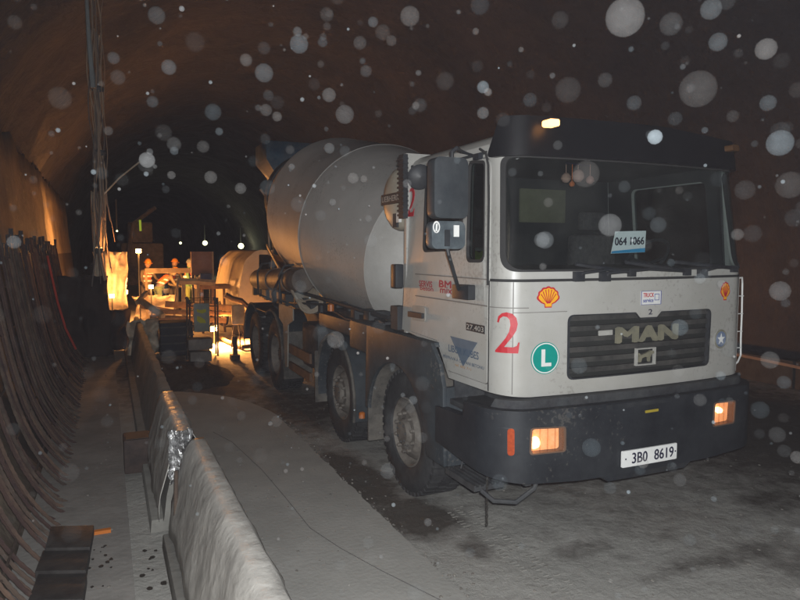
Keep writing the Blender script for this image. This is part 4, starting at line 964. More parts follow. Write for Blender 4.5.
# ---- rebar starter mat along the left wall
def rprof(z):   # x of the bar at height z
    return -0.38-0.34*(1-math.exp(-z/0.42))-0.13*z
rb = empty('rebar_mat', (-0.6, 9, 0), 'dense mat of rusty rebar rising from the walkway against the left wall', 'rebar mat')
n = 98; y = 3.0
BARM = [RUST, mat('rusty_bar_dark', (0.07, 0.04, 0.03), (0.035, 0.02, 0.02), rough=0.9), mat('rusty_bar_red', (0.12, 0.075, 0.052), (0.06, 0.038, 0.03), rough=0.9)]
for k in range(n):
    y = 3.0+14.0*(k/n)**1.2+random.uniform(-0.012, 0.012)
    ztop = 2.12+random.uniform(-0.12, 0.18); lean = random.uniform(-0.03, 0.03); off = random.choice([0, 0, -0.05])+random.uniform(-0.012, 0.012)
    pts = []
    for q in range(13):
        z = ztop*(q/12)**1.5; pts.append(Vector((rprof(z)+off, y+lean*z+0.25*(0.5-min(z, 0.5))*0, z)))
    pts = [Vector((pts[0].x+0.05*random.random(), pts[0].y, 0.0))]+pts[1:]; rad = 0.0135
    if y < 7.5:   # ribs on the bars close by
        fine = []
        for a_, b_ in zip(pts[:-1], pts[1:]):
            m_ = max(2, 2*int((b_-a_).length/0.05)); fine += [a_.lerp(b_, q/m_) for q in range(m_)]
        pts = fine+[pts[-1]]; rad = [0.0150 if q % 2 else 0.0120 for q in range(len(pts))]
    MB().tube(pts, rad, 6).build('rebar', BARM[k % 3 if random.random() < 0.7 else 1], rb)
for z in (0.25, 0.55, 0.9, 1.3, 1.7):
    MB().tube([Vector((rprof(z)-0.022+random.uniform(-0.01, 0.01), 2.9+j*1.0, z+random.uniform(-0.02, 0.02))) for j in range(13)], 0.009, 5).build('cross_bar', RUST, rb)
for k in range(26):
    yy = 8+k*0.35+random.uniform(-0.1, 0.1); zt = 2.16+random.uniform(0, 0.2)
    MB().box((rprof(zt)-0.03, yy, zt-0.18), (rprof(zt)+0.02, yy+0.05, zt)).build('bar_cap', mat('dark_cap', (0.015, 0.012, 0.015)), rb)
o = MB().tube([(rprof(z)+0.05, 13.2-0.1*z, z) for z in (0.3, 0.7, 1.2, 1.7, 2.0)], 0.02, 6).build('red_hose', mat('red_hose', (0.45, 0.05, 0.03)), None)
tag(o, 'thin red hose hanging in front of the rebar near the lit end of the wall', 'hose')
# ---- lining wall behind the rebar, rough upper edge
wprof = [(-0.58, -0.05), (-0.80, 0.25), (-0.98, 0.7), (-1.08, 1.3), (-1.17, 2.0), (-1.23, 2.7), (-1.28, 3.3), (-1.31, 3.82)]
wb = MB(); ys2 = [1.0+0.22*i for i in range(120)]; m = len(wprof)
for y in ys2:
    for i, (px, pz) in enumerate(wprof):
        dz = (0.16*noise.noise(Vector((y*0.8, 0, 7)))+0.12*noise.noise(Vector((y*3, 0, 7)))) if i == m-1 else 0
        wb.v.append(Vector((px+0.035*noise.noise(Vector((y*0.9, pz*1.5, 3))), y, pz+dz)))
wb.f = [(j*m+i, j*m+i+1, (j+1)*m+i+1, (j+1)*m+i) for j in range(len(ys2)-1) for i in range(m-1)]
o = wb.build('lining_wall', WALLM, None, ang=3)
LOW = mat('lining_painted_shade', (0.055, 0.042, 0.034), (0.025, 0.02, 0.018), rough=0.8, scale=2.5)  # dark tone painted on the wall in place of shade behind the dense rebar
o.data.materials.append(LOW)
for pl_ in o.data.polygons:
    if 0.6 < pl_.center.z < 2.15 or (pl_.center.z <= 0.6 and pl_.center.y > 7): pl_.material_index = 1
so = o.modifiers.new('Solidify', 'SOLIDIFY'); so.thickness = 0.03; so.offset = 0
tag(o, 'pale lining wall with ragged upper edge behind the rebar on the left', 'wall')
# ---- tunnel vault: shotcrete
tb = MB(); cxm, hw = 4.25, 6.3
angs = [math.radians(a) for a in range(-14, 195, 4)]
ys3 = [-14+0.9*i for i in range(16)]+[0.5+0.55*i for i in range(80)]+[45+2.2*i for i in range(50)]
for y in ys3:
    for a in angs:
        r = 1+0.035*noise.noise(Vector((math.cos(a)*3, y*0.35, math.sin(a)*3)))+0.02*noise.noise(Vector((math.cos(a)*9, y*1.1, math.sin(a)*9)))
        if (y % 3.3) < 0.56: r *= 0.985
        tb.v.append(Vector((cxm+hw*r*math.cos(a), y, 1.2+6.4*r*math.sin(a))))
m = len(angs); tb.f = [(j*m+i, j*m+i+1, (j+1)*m+i+1, (j+1)*m+i) for j in range(len(ys3)-1) for i in range(m-1)]
tb.f.append(tuple((len(ys3)-1)*m+i for i in range(m)))
structure(tb.build('tunnel_vault', SHOT, None, recalc=False, ang=3))
# kerb line and cable along the right wall
kb = MB(); 
for k in range(24): kb.box((9.45, 0.5+k*1.5, 0), (9.75, 1.96+k*1.5, 0.42))
o = kb.build('kerb', mat('kerb_dark', (0.05, 0.045, 0.04), (0.03, 0.025, 0.02), rough=0.9), None, bevel=0.01); structure(o)
o = MB().tube([(9.44, 3+k*0.8, 0.36+0.03*math.sin(k*1.3)) for k in range(30)], 0.025, 6).build('wall_cable', mat('pale_cable', (0.30, 0.22, 0.17)), None)
tag(o, 'pale cable strung low along the right hand tunnel wall', 'cable')

# ---- hanging bundle of hoses and bars in the vault, left of centre
hb = empty('hanging_hose_bundle', (0.03, 10.5, 1.6), 'tall bundle of hoses and thin bars hanging down the left side of the tunnel', 'hose bundle')
for k in range(17):
    x0 = 0.0+random.uniform(-0.13, 0.13); y0 = 10.5+random.uniform(-0.2, 0.2); pts = []
    zb = 1.5+random.uniform(0, 1.2); zt = 5.75 if k < 8 else 5.2
    for q in range(15):
        t = q/14; z = zb+(zt-zb)*t
        pts.append(Vector((-0.03+x0*(0.5+abs(t-0.45))+0.025*math.sin(z*2.3+k*1.7)+0.02*math.sin(z*5.1+k*2.9)+(0.16 if k % 3 == 0 else 0)*max(0, 0.3-t), y0, z)))
    MB().tube(pts, random.uniform(0.005, 0.014), 6).build('hose', mat('hose_%d' % (k % 3), ((0.22, 0.15, 0.10), (0.10, 0.08, 0.07), (0.30, 0.22, 0.15))[k % 3], rough=0.6), hb)
for z in (4.4, 3.5):
    MB().lathe([(-0.03, 0.08), (0, 0.09), (0.03, 0.08), (-0.03, 0.08)], (-0.03, 10.5, z), (0, 0, 1), 14).build('tie', CHASS, hb)
MB().tube([(0.0, 10.5, 2.9), (0.22, 10.5, 3.15), (0.5, 10.55, 3.4)], 0.012, 6).build('stay_bar', CHU, hb)
o = MB().tube([atY(86, -12, 9.5), atY(89, 40, 9.5), atY(93, 88, 9.5)], [0.022, 0.028, 0.034], 8).build('grey_pipe', mat('grey_pipe', (0.16, 0.17, 0.17), rough=0.5), None)
tag(o, 'grey plastic pipe hanging in the vault above the left wall', 'pipe')
# crumpled sheets lit by the lamps at the wall end
def rag(name, c, w, h, label, seed, m=None, ang=0.0, cat='sheet'):
    b = MB(); n1 = 14; n2 = 14
    for j in range(n1+1):
        for i in range(n2+1):
            u = i/n2-0.5; v = j/n1
            wx = u*w*(1-0.55*v+0.5*v*v)+0.10*w*noise.noise(Vector((u*3, v*3, seed))); wy = 0.22*noise.noise(Vector((u*5, v*4, seed+2)))
            b.v.append(Vector((c[0]+wx*math.cos(ang), c[1]+wx*math.sin(ang)+wy, c[2]+v*h+0.06*noise.noise(Vector((u*6, v*6, seed+5))))))
    b.f = [(j*(n2+1)+i, j*(n2+1)+i+1, (j+1)*(n2+1)+i+1, (j+1)*(n2+1)+i) for j in range(n1) for i in range(n2)]
    o = b.build(name, m or mat('torn_sheet', (0.55, 0.48, 0.38), (0.35, 0.29, 0.22), rough=0.5, bump=0.01), None, ang=3); so = o.modifiers.new('Solidify', 'SOLIDIFY'); so.thickness = 0.006
    tag(o, label, cat); return o
rag('torn_sheet', (-0.12, 14.4, 1.35), 0.24, 1.9, 'crumpled lit sheet hanging under the tall hose bundle', 3)
rag('torn_sheet', (0.12, 18.5, 0.55), 0.9, 1.5, 'pale sheet slumped at the foot of the hose bundle, glowing orange', 6, ang=0.3)
rag('torn_sheet', (0.62, 13.6, 0.05), 0.9, 0.7, 'low crumpled sheet over the far end of the barrier', 11, ang=0.8)
rag('torn_sheet', (1.25, 20.0, 0.0), 1.2, 0.8, 'brightly lit heap of sheeting on the ground beyond the barrier end', 14)

rag('dark_tarpaulin', (-0.38, 14.0, 0.0), 0.95, 1.6, 'dark tarpaulin heaped at the far end of the walkway against the rebar', 21, m=mat('tarp_dark', (0.035, 0.025, 0.022), rough=0.8), cat='tarpaulin')
rag('dark_tarpaulin', (0.12, 14.9, 0.0), 0.7, 0.85, 'low dark tarpaulin between the barrier end and the lit sheets', 24, m=MATS['tarp_dark'], cat='tarpaulin')
# ---- background clutter ------------------------------------------------
def beam(name, a, b, r, m, label, cat, sq=True, group=None):
    a, b = Vector(a), Vector(b); mb = MB(); t = (b-a).normalized(); s = t.cross(Vector((0,0,1)))
    if s.length < 0.1: s = Vector((1,0,0))
    s.normalize(); u = s.cross(t)
    vs = [c+s*i*r+u*j*r for c in (a, b) for i, j in ((-1,-1),(1,-1),(1,1),(-1,1))]
    mb.add(vs, [(0,1,2,3),(7,6,5,4),(0,4,5,1),(1,5,6,2),(2,6,7,3),(3,7,4,0)])
    o = mb.build(name, m, None, bevel=r*0.15); tag(o, label, cat, group); return o
PALEW = mat('pale_timber', (0.50, 0.40, 0.26), (0.36, 0.27, 0.17), rough=0.8, scale=5)
# long guard rail on two posts
gr_ = empty('guard_rail', atY(168, 300, 19)*1.0, 'long pale guard rail in front of the workers', 'rail'); gr_.location.z = 0
a = atY(145, 271, 19); b = atY(196, 272, 19)
MB().box((a.x, 18.97, a.z-0.07), (b.x, 19.03, a.z+0.07)).build('rail', PALEW, gr_, bevel=0.01)
for x in (a.x+0.03, b.x-0.05): MB().box((x-0.03, 19.03, 0), (x+0.03, 19.08, a.z)).build('post', PALEW, gr_)
# white trestle frame
tf = empty('trestle_frame', atG(190, 330), 'pale trestle frame with a cross bar standing left of the brown panel', 'trestle'); tf.location.z = 0
Y0 = 16.5
def bx(x0, y0, x1, y1, t=0.05, Y=Y0, n='leg', m=PALEW, par=None):
    p = atY(x0, y0, Y); q = atY(x1, y1, Y); return MB().tube([p, q], t, 6).build(n, m, par or tf)
bx(178.5, 277, 174, 316, 0.03); bx(183.5, 279, 184, 322, 0.05); bx(198, 277, 198, 318, 0.04)
bx(179, 281.5, 200, 281.5, 0.08, n='cross_bar')
bx(200, 282, 215, 283, 0.08, n='cross_bar')
# brown panel board
bp2 = empty('board_stack', (atY(203, 270, 17.5).x, 17.5, 0), 'brown square panel propped up above a pale base', 'panel')
p = atY(191.5, 275, 17.5); q = atY(212.5, 251.5, 17.5)
MB().box((p.x, 17.5, p.z), (q.x, 17.6, q.z)).build('board', mat('brown_board', (0.22, 0.13, 0.10), (0.17, 0.10, 0.075), rough=0.7), bp2, bevel=0.01)
MB().tube([(q.x, 17.5, p.z-0.1), (q.x, 17.5, q.z)], 0.025, 6).build('edge_post', PALEW, bp2)
for x in (p.x+0.05, q.x-0.05): MB().box((x-0.03, 17.6, 0), (x+0.03, 17.66, q.z-0.05)).build('support', CHASS, bp2)
p = atY(200, 281, 17.4); q = atY(211, 273.5, 17.4)
o = MB().box((p.x, 17.3, p.z), (q.x, 17.6, q.z)).build('blue_case', mat('blue_case', (0.06, 0.09, 0.2)), None, bevel=0.01); tag(o, 'small blue case under the brown panel', 'case')
p = atY(196, 298, 17.2); q = atY(240, 284, 17.2)
wb2 = empty('work_bench', (p.x+0.5, 17.2, 0), 'low brown bench with tools behind the sign cart', 'bench')
MB().box((p.x, 16.9, q.z-0.10), (q.x, 17.6, q.z)).build('bench_top', WOOD, wb2, bevel=0.01)
for k in range(5): MB().box((p.x+0.1+k*0.27, 17.0, 0), (p.x+0.16+k*0.27, 17.06, q.z-0.1)).build('leg', WOOD, wb2)
# pile planks in front: long horizontal timbers at ground
zz = [(152, 311, 232, 314, 14.9, 0.05), (150, 318, 226, 320, 14.6, 0.06), (165, 304, 250, 309, 15.8, 0.07), (140, 306, 176, 312, 15.4, 0.05)]
labs = ['pale timber lying across the ground right behind the sign cart', 'lowest pale timber lying across just above the dark crate', 'uppermost long timber lying across below the bench', 'short leaning timber at the end of the barrier']
for (x0, y0, x1, y1, Y, r), lab in zip(zz, labs):
    beam('timber_beam', atY(x0, y0, Y), atY(x1, y1, Y), r, WOOD, lab, 'timber', group='timbers across the lit work area')
beam('timber_beam', atY(140, 300, 15), atY(163, 316, 14.2), 0.05, PALEW, 'pale timber leaning down to the right off the barrier end', 'timber', group='timbers across the lit work area')
beam('timber_beam', atY(137, 303, 15.2), atY(147, 292, 15.6), 0.04, PALEW, 'short pale timber sticking up at the barrier end', 'timber', group='timbers across the lit work area')
# dark crate
p = atY(161, 352, 13.4); q = atY(193, 322, 13.4)
cr_ = empty('dark_crate', ((p.x+q.x)/2, 13.6, 0), 'dark blue crate standing between the grey rock and the sign cart', 'crate')
MB().box((p.x, 13.4, 0.03), (q.x, 14.0, q.z)).build('crate_body', mat('dark_blue_crate', (0.02, 0.024, 0.04), (0.012, 0.014, 0.02), rough=0.7), cr_, bevel=0.02)
for k in range(4): MB().box((p.x-0.01, 13.385, 0.1+k*0.16), (q.x+0.01, 13.40, 0.13+k*0.16)).build('crate_rib', CHASS, cr_)
# rock
def rock(c, r, label, seed, m=None, sq=(1,1,1)):
    b = bmesh.new(); bmesh.ops.create_icosphere(b, subdivisions=3, radius=1)
    mb = MB(); 
    for v in b.verts:
        n_ = 1+0.35*noise.noise(v.co*1.2+Vector((seed, 0, 0)))+0.12*noise.noise(v.co*3+Vector((seed, 3, 0)))
        mb.v.append(Vector((c[0]+v.co.x*r*sq[0]*n_, c[1]+v.co.y*r*sq[1]*n_, c[2]+v.co.z*r*sq[2]*n_)))
    mb.f = [tuple(v.index for v in f.verts) for f in b.faces]; b.free()
    o = mb.build('rock', m or mat('grey_rock', (0.17, 0.155, 0.135), (0.10, 0.09, 0.08), rough=0.95, bump=0.01), None, ang=0.4); tag(o, label, 'rock'); return o
p = atG(161, 352); rock((p.x, p.y+0.1, 0.26), 0.26, 'grey rock beside the far end of the barrier', 2)
# sign cart: tubular frame with a board carrying yellow marks
Yc = 12.9
cart = empty('sign_cart', (atG(202, 362).x, Yc, 0), 'tubular cart frame holding a grey green board with yellow marks', 'cart')
def T(pts, r=0.018, n='frame_tube', par=cart, m=CHASS): return MB().tube([atY(x, y, Y) for x, y, Y in pts], r, 8).build(n, m, par)
T([(187, 362, Yc), (187, 298, Yc), (217.5, 298, Yc), (218, 356, Yc)]); T([(187, 306, Yc), (218, 306, Yc)], 0.012); T([(187, 326, Yc), (218, 326, Yc)], 0.012)
T([(189, 360, Yc+0.5), (190, 300, Yc+0.5), (215, 300, Yc+0.5), (216, 354, Yc+0.5)]); T([(187, 300, Yc), (190, 301, Yc+0.5)]); T([(217.5, 300, Yc), (215, 301, Yc+0.5)])
T([(186, 297, Yc), (190, 304, Yc)], 0.03, 'grip'); T([(214, 297, Yc), (217, 304, Yc)], 0.03, 'grip')
p = atY(194, 332, Yc-0.03); q = atY(209, 303, Yc-0.03)
bd2 = MB().box((p.x, Yc-0.06, p.z), (q.x, Yc-0.03, q.z)).build('board', mat('board_grey', (0.20, 0.24, 0.22), (0.15, 0.18, 0.17), rough=0.5), cart, bevel=0.008)
mk = lambda pts: MB().poly([((atY(x, y, Yc-0.06).x), (atY(x, y, Yc-0.06).z)) for x, y in pts], [], 0, 0.004, lambda s, z, d: Vector((s, Yc-0.061-d, z))).build('yellow_mark', mat('yellow_green', (0.40, 0.42, 0.03)), bd2)
mk([(196.5, 309), (200, 310), (206, 309), (206, 312), (202, 313.5), (197, 312)]); mk([(197, 316), (201, 317), (205, 320), (206, 323), (200, 323), (197, 321)])
# blocks under the cart
labs = ['upper pale concrete block in front of the sign cart', 'lower pale concrete block in front of the sign cart']
BLK = mat('grey_block', (0.17, 0.175, 0.175), (0.11, 0.11, 0.11), rough=0.9, scale=8, dust=0.3)
for i, (x0, y0, x1, y1) in enumerate(((188, 350, 212, 338), (190, 362, 211, 350.5))):
    p = atY(x0, y0, 12.5); q = atY(x1, y1, 12.5); z0 = max(p.z, 0.02)
    o = MB().box((p.x, 12.4, z0), (q.x, 12.75, q.z)).build('concrete_block', BLK, None, bevel=0.02); tag(o, labs[i], 'block', 'blocks by the sign cart')
# dirt heap lit from behind right of the cart
dh = MB(); nn = 26
for j in range(nn):
    for i in range(nn):
        u = i/(nn-1)*2-1; v = j/(nn-1)*2-1; r = max(0, 1-(u*u+v*v))
        dh.v.append(Vector((1.15+u*0.85, 11.3+v*1.5, -0.03+0.20*r+0.07*r*noise.noise(Vector((u*4, v*5, 1))))))
dh.f = [(j*nn+i, j*nn+i+1, (j+1)*nn+i+1, (j+1)*nn+i) for j in range(nn-1) for i in range(nn-1)]
tag(dh.build('dirt_heap', mat('dark_soil', (0.05, 0.042, 0.033), (0.03, 0.025, 0.02), rough=1.0, scale=9, bump=0.02), None, ang=3), 'low heap of dark soil on the ground left of the truck rear wheels', 'soil', kind='stuff')
# hose loops on the lit ground behind the truck
o = MB().tube([atG(*q, 0.05) for q in ((215, 335), (228, 342), (243, 347), (262, 345), (300, 338))], 0.05, 8).build('fat_hose', mat('dark_hose', (0.08, 0.05, 0.03)), None); tag(o, 'fat dark hose crossing the brightly lit ground behind the truck', 'hose')
o = MB().tube([atY(225, 295, 14.5), atY(232, 299, 14.5), atY(241, 301, 14.5), atY(250, 310, 14.5)], 0.07, 8).build('fat_hose', MATS['dark_hose'], None); tag(o, 'thick hose looping down in front of the pale vehicle', 'hose')

# ---- pale site vehicle behind the mixer
VEH = mat('vehicle_paint', (0.55, 0.48, 0.36), (0.42, 0.36, 0.27), rough=0.45, scale=3, dust=0.4)
Yv = 15.6
veh = empty('site_van', (3.9, 17.0, 0), 'pale site van parked behind the mixer truck, lit orange', 'van')
VP = lambda x, y: (atY(x, y, Yv).x, atY(x, y, Yv).z)
xl = VP(239, 280)[0]
outl = rounded([(xl, 0.42), (xl+1.9, 0.42), (xl+1.9, 2.0), (xl+1.75, 2.1), (xl+0.42, 2.1), (xl+0.14, 1.85), (xl, 1.15)], [0.05, 0.05, 0.1, 0.1, 0.3, 0.3, 0.25], 6)
wv = rounded([VP(259, 272), VP(276, 273), VP(274, 254.5), VP(259, 254.5)], 0.03)
MB().poly(outl, [wv], Yv, Yv+0.05, lambda s, z, d: Vector((s, d, z))).build('rear_panel', VEH, veh)
MB().poly(wv, [], Yv+0.015, Yv+0.025, lambda s, z, d: Vector((s, d, z))).build('window', mat('dark_glass', (0.01, 0.01, 0.012), rough=0.1), veh)
sh = MB(); n = len(outl)
for Y in (Yv+0.05, Yv+3.6): sh.v += [Vector((p[0], Y, p[1])) for p in outl]
sh.f = [(i, (i+1) % n, n+(i+1) % n, n+i) for i in range(n)]+[tuple(range(n, 2*n))]
sh.build('body', VEH, veh, ang=0.7)
for x in (xl+0.03, xl+1.75):
    for y in (Yv+0.7, Yv+2.9):
        MB().lathe([(-0.10, 0.0), (-0.10, 0.18), (-0.11, 0.2), (-0.10, 0.33), (-0.05, 0.36), (0.05, 0.36), (0.10, 0.33), (0.10, 0)], (x+0.05, y, 0.36), (1,0,0), 24).build('wheel', RUBBER, veh)
MB().box((xl+0.02, Yv-0.06, 0.40), (xl+1.88, Yv, 0.55)).build('bumper', CHASS, veh, bevel=0.02)
# pale drum standing by its corner
p = atY(238.5, 325, 14.0); zb_ = 0.52
o = MB().lathe([(0, 0), (0, 0.12), (0.01, 0.14), (0.19, 0.145), (0.21, 0.14), (0.40, 0.135), (0.42, 0.12), (0.42, 0)], (p.x, 14.0, zb_), (0.0, 0.1, 1), 24).build('pale_barrel', PALEW, None)
for a_ in (0.5, 2.6, 4.7): MB().tube([(p.x+0.10*math.cos(a_), 14+0.10*math.sin(a_), zb_), (p.x+0.17*math.cos(a_), 14+0.17*math.sin(a_), 0)], 0.014, 6).build('stand_leg', RUSTD, None).parent = o
tag(o, 'small pale barrel on thin legs beside the truck rear wheels', 'barrel')
pp = atY(232, 360, 13.2)
o = MB().box((atY(226.5, 1, 12.6).x, 12.6, 0), (atY(231, 1, 12.6).x, 12.68, 0.45)).box((atY(224, 1, 12.6).x, 12.55, 0), (atY(233, 1, 12.6).x, 12.75, 0.10)).build('brown_post', RUSTD, None); tag(o, 'short brown post on a foot left of the rear wheels', 'post')

# ---- a machine outline with yellow-green lamps far left (dim)
dm = empty('drilling_rig', (1.5, 30, 0), 'dim drilling rig with green strip far down the tunnel behind the workers', 'drilling rig')
DK = mat('dim_machine', (0.10, 0.08, 0.06), (0.05, 0.04, 0.03), rough=0.7)
MB().box((0.6, 30, 0.6), (2.3, 33, 2.4)).build('rig_body', DK, dm, bevel=0.1)
MB().box((0.9, 30.3, 2.4), (1.9, 31.8, 3.3)).build('rig_cab', DK, dm, bevel=0.1)
MB().tube([(0.7, 29.5, 1.0), (1.1, 29.6, 3.2), (2.0, 29.8, 3.9)], 0.09, 8).build('boom', DK, dm)
MB().tube([atY(140, 220, 29.5), atY(140.5, 231, 29.5)], 0.05, 6).build('green_strip', mat('green_strip', (0.3, 0.45, 0.05), emit=(0.5, 0.7, 0.05), estr=0.35), dm)
for x in (0.7, 2.1):
    MB().lathe([(-0.2, 0), (-0.2, 0.5), (-0.12, 0.6), (0.12, 0.6), (0.2, 0.5), (0.2, 0)], (x, 30.8, 0.6), (1, 0, 0), 20).build('wheel', RUBBER, dm)

# ================================================================== PEOPLE
HELM_O = mat('helmet_orange', (0.75, 0.30, 0.02), rough=0.35); HELM_G = mat('helmet_grey', (0.35, 0.38, 0.35), rough=0.4)
VEST = mat('vest_orange', (0.75, 0.14, 0.03), (0.6, 0.10, 0.02), rough=0.8); REFL = mat('reflective_white', (0.9, 0.9, 0.88), rough=0.3)
SKIN = mat('body_clothes', (0.20, 0.16, 0.10), (0.13, 0.10, 0.07), rough=0.9, scale=9)
GREENT = mat('green_trousers', (0.12, 0.16, 0.05), rough=0.9); GREYT = mat('grey_trousers', (0.11, 0.10, 0.10), rough=0.9)
FACE = mat('face_skin', (0.45, 0.27, 0.18), rough=0.6)
def skin_mesh(V, E, R, name, m, parent, sub=1, root=0):
    me = bpy.data.meshes.new(name); me.from_pydata([tuple(v) for v in V], E, [])
    ob = bpy.data.objects.new(name, me); COL.objects.link(ob)
    sk = ob.modifiers.new('Skin', 'SKIN')
    if not me.skin_vertices: 
        bm = bmesh.new(); bm.from_mesh(me); bm.verts.layers.skin.verify(); bm.to_mesh(me); bm.free()
    for i, r in enumerate(R):
        rr = r if isinstance(r, tuple) else (r, r); me.skin_vertices[0].data[i].radius = rr
    me.skin_vertices[0].data[root].use_root = True
    s = ob.modifiers.new('Sub', 'SUBSURF'); s.levels = sub; s.render_levels = sub
    bpy.context.view_layer.update()
    ev = ob.evaluated_get(bpy.context.evaluated_depsgraph_get()); nm = bpy.data.meshes.new_from_object(ev)
    bpy.data.objects.remove(ob); nm.materials.clear(); nm.materials.append(m); nm.shade_smooth()
    o = bpy.data.objects.new(name, nm); COL.objects.link(o); o.parent = parent; return o
def person(loc, yaw, label, lean=0.0, helm=HELM_O, trous=GREYT, vest=VEST, arms=(0.3, 0.9), top_m=SKIN):
    e = empty('person', loc, label, 'person', 'workers behind the guard rail'); e.rotation_euler = (0, 0, yaw)
    # local: facing -Y, z up
    cl, sl_ = math.cos(lean), math.sin(lean)
    def tp(x, y, z):   # lean the torso forward about the hips
        dz = z-0.95; return Vector((x, y*cl-dz*sl_, 0.95+dz*cl+y*sl_*0.3))
    V = [Vector((0,0,0.95)), tp(0,0,1.15), tp(0,0,1.36), tp(0,-0.01,1.47), tp(0,-0.02,1.55), tp(0,-0.035,1.66)]
    R = [(0.155,0.115), (0.15,0.11), (0.17,0.11), (0.06,0.06), (0.062,0.07), (0.085,0.10)]
    E = [(0,1),(1,2),(2,3),(3,4),(4,5)]
    for s in (-1, 1):
        i = len(V); V += [Vector((s*0.10,0,0.86)), Vector((s*0.115,-0.03,0.50)), Vector((s*0.12,0.02,0.10)), Vector((s*0.125,-0.12,0.045))]
        R += [0.095, 0.062, 0.045, 0.04]; E += [(0,i),(i,i+1),(i+1,i+2),(i+2,i+3)]
        i = len(V); b = arms[0 if s < 0 else 1]
        sh_ = tp(s*0.19, 0, 1.40); el = sh_+Vector((s*0.06, -0.05-0.10*b, -0.26)); wr_ = el+Vector((-s*0.04, -0.24*b-0.02, -0.22+0.2*b))
        d = (wr_-el).normalized(); pm = wr_+d*0.07
        V += [sh_, el, wr_, pm]; R += [0.062, 0.044, 0.030, (0.038, 0.02)]; E += [(2,i),(i,i+1),(i+1,i+2),(i+2,i+3)]
        sd = Vector((1,0,0))
        for k, (o_, ln) in enumerate(((-0.030,0.065),(-0.010,0.078),(0.010,0.074),(0.030,0.058))):
            j = len(V); V += [pm+sd*o_+d*0.03, pm+sd*o_+d*(0.03+ln*0.55)+Vector((0,0,-0.008)), pm+sd*o_*1.05+d*(0.03+ln*0.9)+Vector((0,0.0,-0.028))]
            R += [0.009, 0.0085, 0.007]; E += [(i+3,j),(j,j+1),(j+1,j+2)]
        j = len(V); V += [pm-sd*s*0.045, pm-sd*s*0.062+d*0.035]; R += [0.010, 0.008]; E += [(i+3,j),(j,j+1)]
    skin_mesh(V, E, R, 'body', top_m, e)
    # trousers
    V2 = [Vector((0,0,0.97))]; R2 = [(0.165,0.125)]; E2 = []
    for s in (-1, 1):
        i = len(V2); V2 += [Vector((s*0.10,0,0.84)), Vector((s*0.115,-0.03,0.50)), Vector((s*0.12,0.01,0.14))]; R2 += [0.108, 0.078, 0.068]; E2 += [(0,i),(i,i+1),(i+1,i+2)]
    skin_mesh(V2, E2, R2, 'trousers', trous, e)
    for s in (-1, 1): skin_mesh([Vector((s*0.12,0.04,0.05)), Vector((s*0.12,-0.05,0.05)), Vector((s*0.125,-0.16,0.04))], [(0,1),(1,2)], [0.052,0.052,0.042], 'boot', RUSTD, e)
    # vest: open shell round the torso
    skin_mesh([tp(0,0,0.98), tp(0,0,1.18), tp(0,0,1.38), tp(0,0,1.44)], [(0,1),(1,2),(2,3)], [(0.185,0.14),(0.18,0.135),(0.20,0.135),(0.15,0.10)], 'vest', vest, e)
    bnd = MB()
    for zc in (1.08, 1.24):
        rr = 0.185; o_ = len(bnd.v)
        for k in range(24):
            a = 2*PI*k/24
            for dz in (-0.03, 0.03): bnd.v.append(tp(rr*1.05*math.cos(a), rr*0.86*math.sin(a), zc+dz))
        bnd.f += [(o_+2*k, o_+2*((k+1) % 24), o_+2*((k+1) % 24)+1, o_+2*k+1) for k in range(24)]
    bnd.build('reflective_band', REFL, e, world_off=False)
    # head details: skin mask with nose, eyes, mouth, ears
    hd = tp(0,-0.035,1.64); f = MB()
    f.lathe([(-0.115, 0.0), (-0.105, 0.045), (-0.06, 0.078), (0.0, 0.086), (0.06, 0.084), (0.10, 0.06), (0.12, 0)], hd, (0, -sl_, 1), 20)
    f.lathe([(-0.02, 0.012), (0.0, 0.014), (0.035, 0.004)], hd+Vector((0,-0.09,-0.02)), (0,0.25,1), 8)
    for s in (-1, 1): f.lathe([(-0.01, 0.0), (-0.008, 0.028), (0.006, 0.03), (0.01, 0)], hd+Vector((s*0.09,0.0,-0.01)), (1,0,0), 10)
    fo_ = f.build('face', FACE, e, world_off=False)
    g_ = MB()
    for s in (-1, 1): g_.lathe([(-0.004, 0), (0, 0.010), (0.004, 0)], hd+Vector((s*0.032,-0.082,0.005)), (0,1,0), 8)
    g_.box(tuple(hd+Vector((-0.022,-0.085,-0.062))), tuple(hd+Vector((0.022,-0.075,-0.054)))); g_.build('eyes_and_mouth', INK, fo_, world_off=False)
    hc_ = hd+Vector((0, -sl_*0.05, 0.045))
    h_ = MB().lathe([(0.0, 0.115), (0.015, 0.112), (0.05, 0.108), (0.10, 0.085), (0.135, 0.045), (0.145, 0.0)], hc_, (0, -sl_, 1), 24)
    h_.lathe([(0.0, 0.10), (0.0, 0.145), (0.008, 0.145), (0.012, 0.11)], hc_+Vector((0,-0.02,0)), (0, -sl_-0.15, 1), 24)
    h_.build('helmet', helm, e, world_off=False)
    return e
def ppl(px, Y, **k):
    x = atY(px, 300, Y).x; return person((x, Y, 0.0), **k)
ppl(146.5, 23.5, yaw=0.5, label='worker with an orange helmet half hidden at the left end of the guard rail', lean=0.15, trous=GREYT)
ppl(158, 22.5, yaw=1.9, label='worker in green trousers bending over, bright reflective vest towards the camera', lean=0.9, trous=GREENT, arms=(0.8, 0.8))
ppl(173.5, 23.8, yaw=2.4, label='worker in a yellow orange helmet and grey trousers standing behind the rail', lean=0.12, trous=GREYT, arms=(0.7, 0.9))
ppl(188.5, 22.2, yaw=1.2, label='worker in a grey helmet and green jacket standing beside the brown panel', lean=0.05, helm=HELM_G, trous=GREENT, top_m=mat('green_jacket', (0.08, 0.18, 0.08), rough=0.9), arms=(0.2, 0.5))

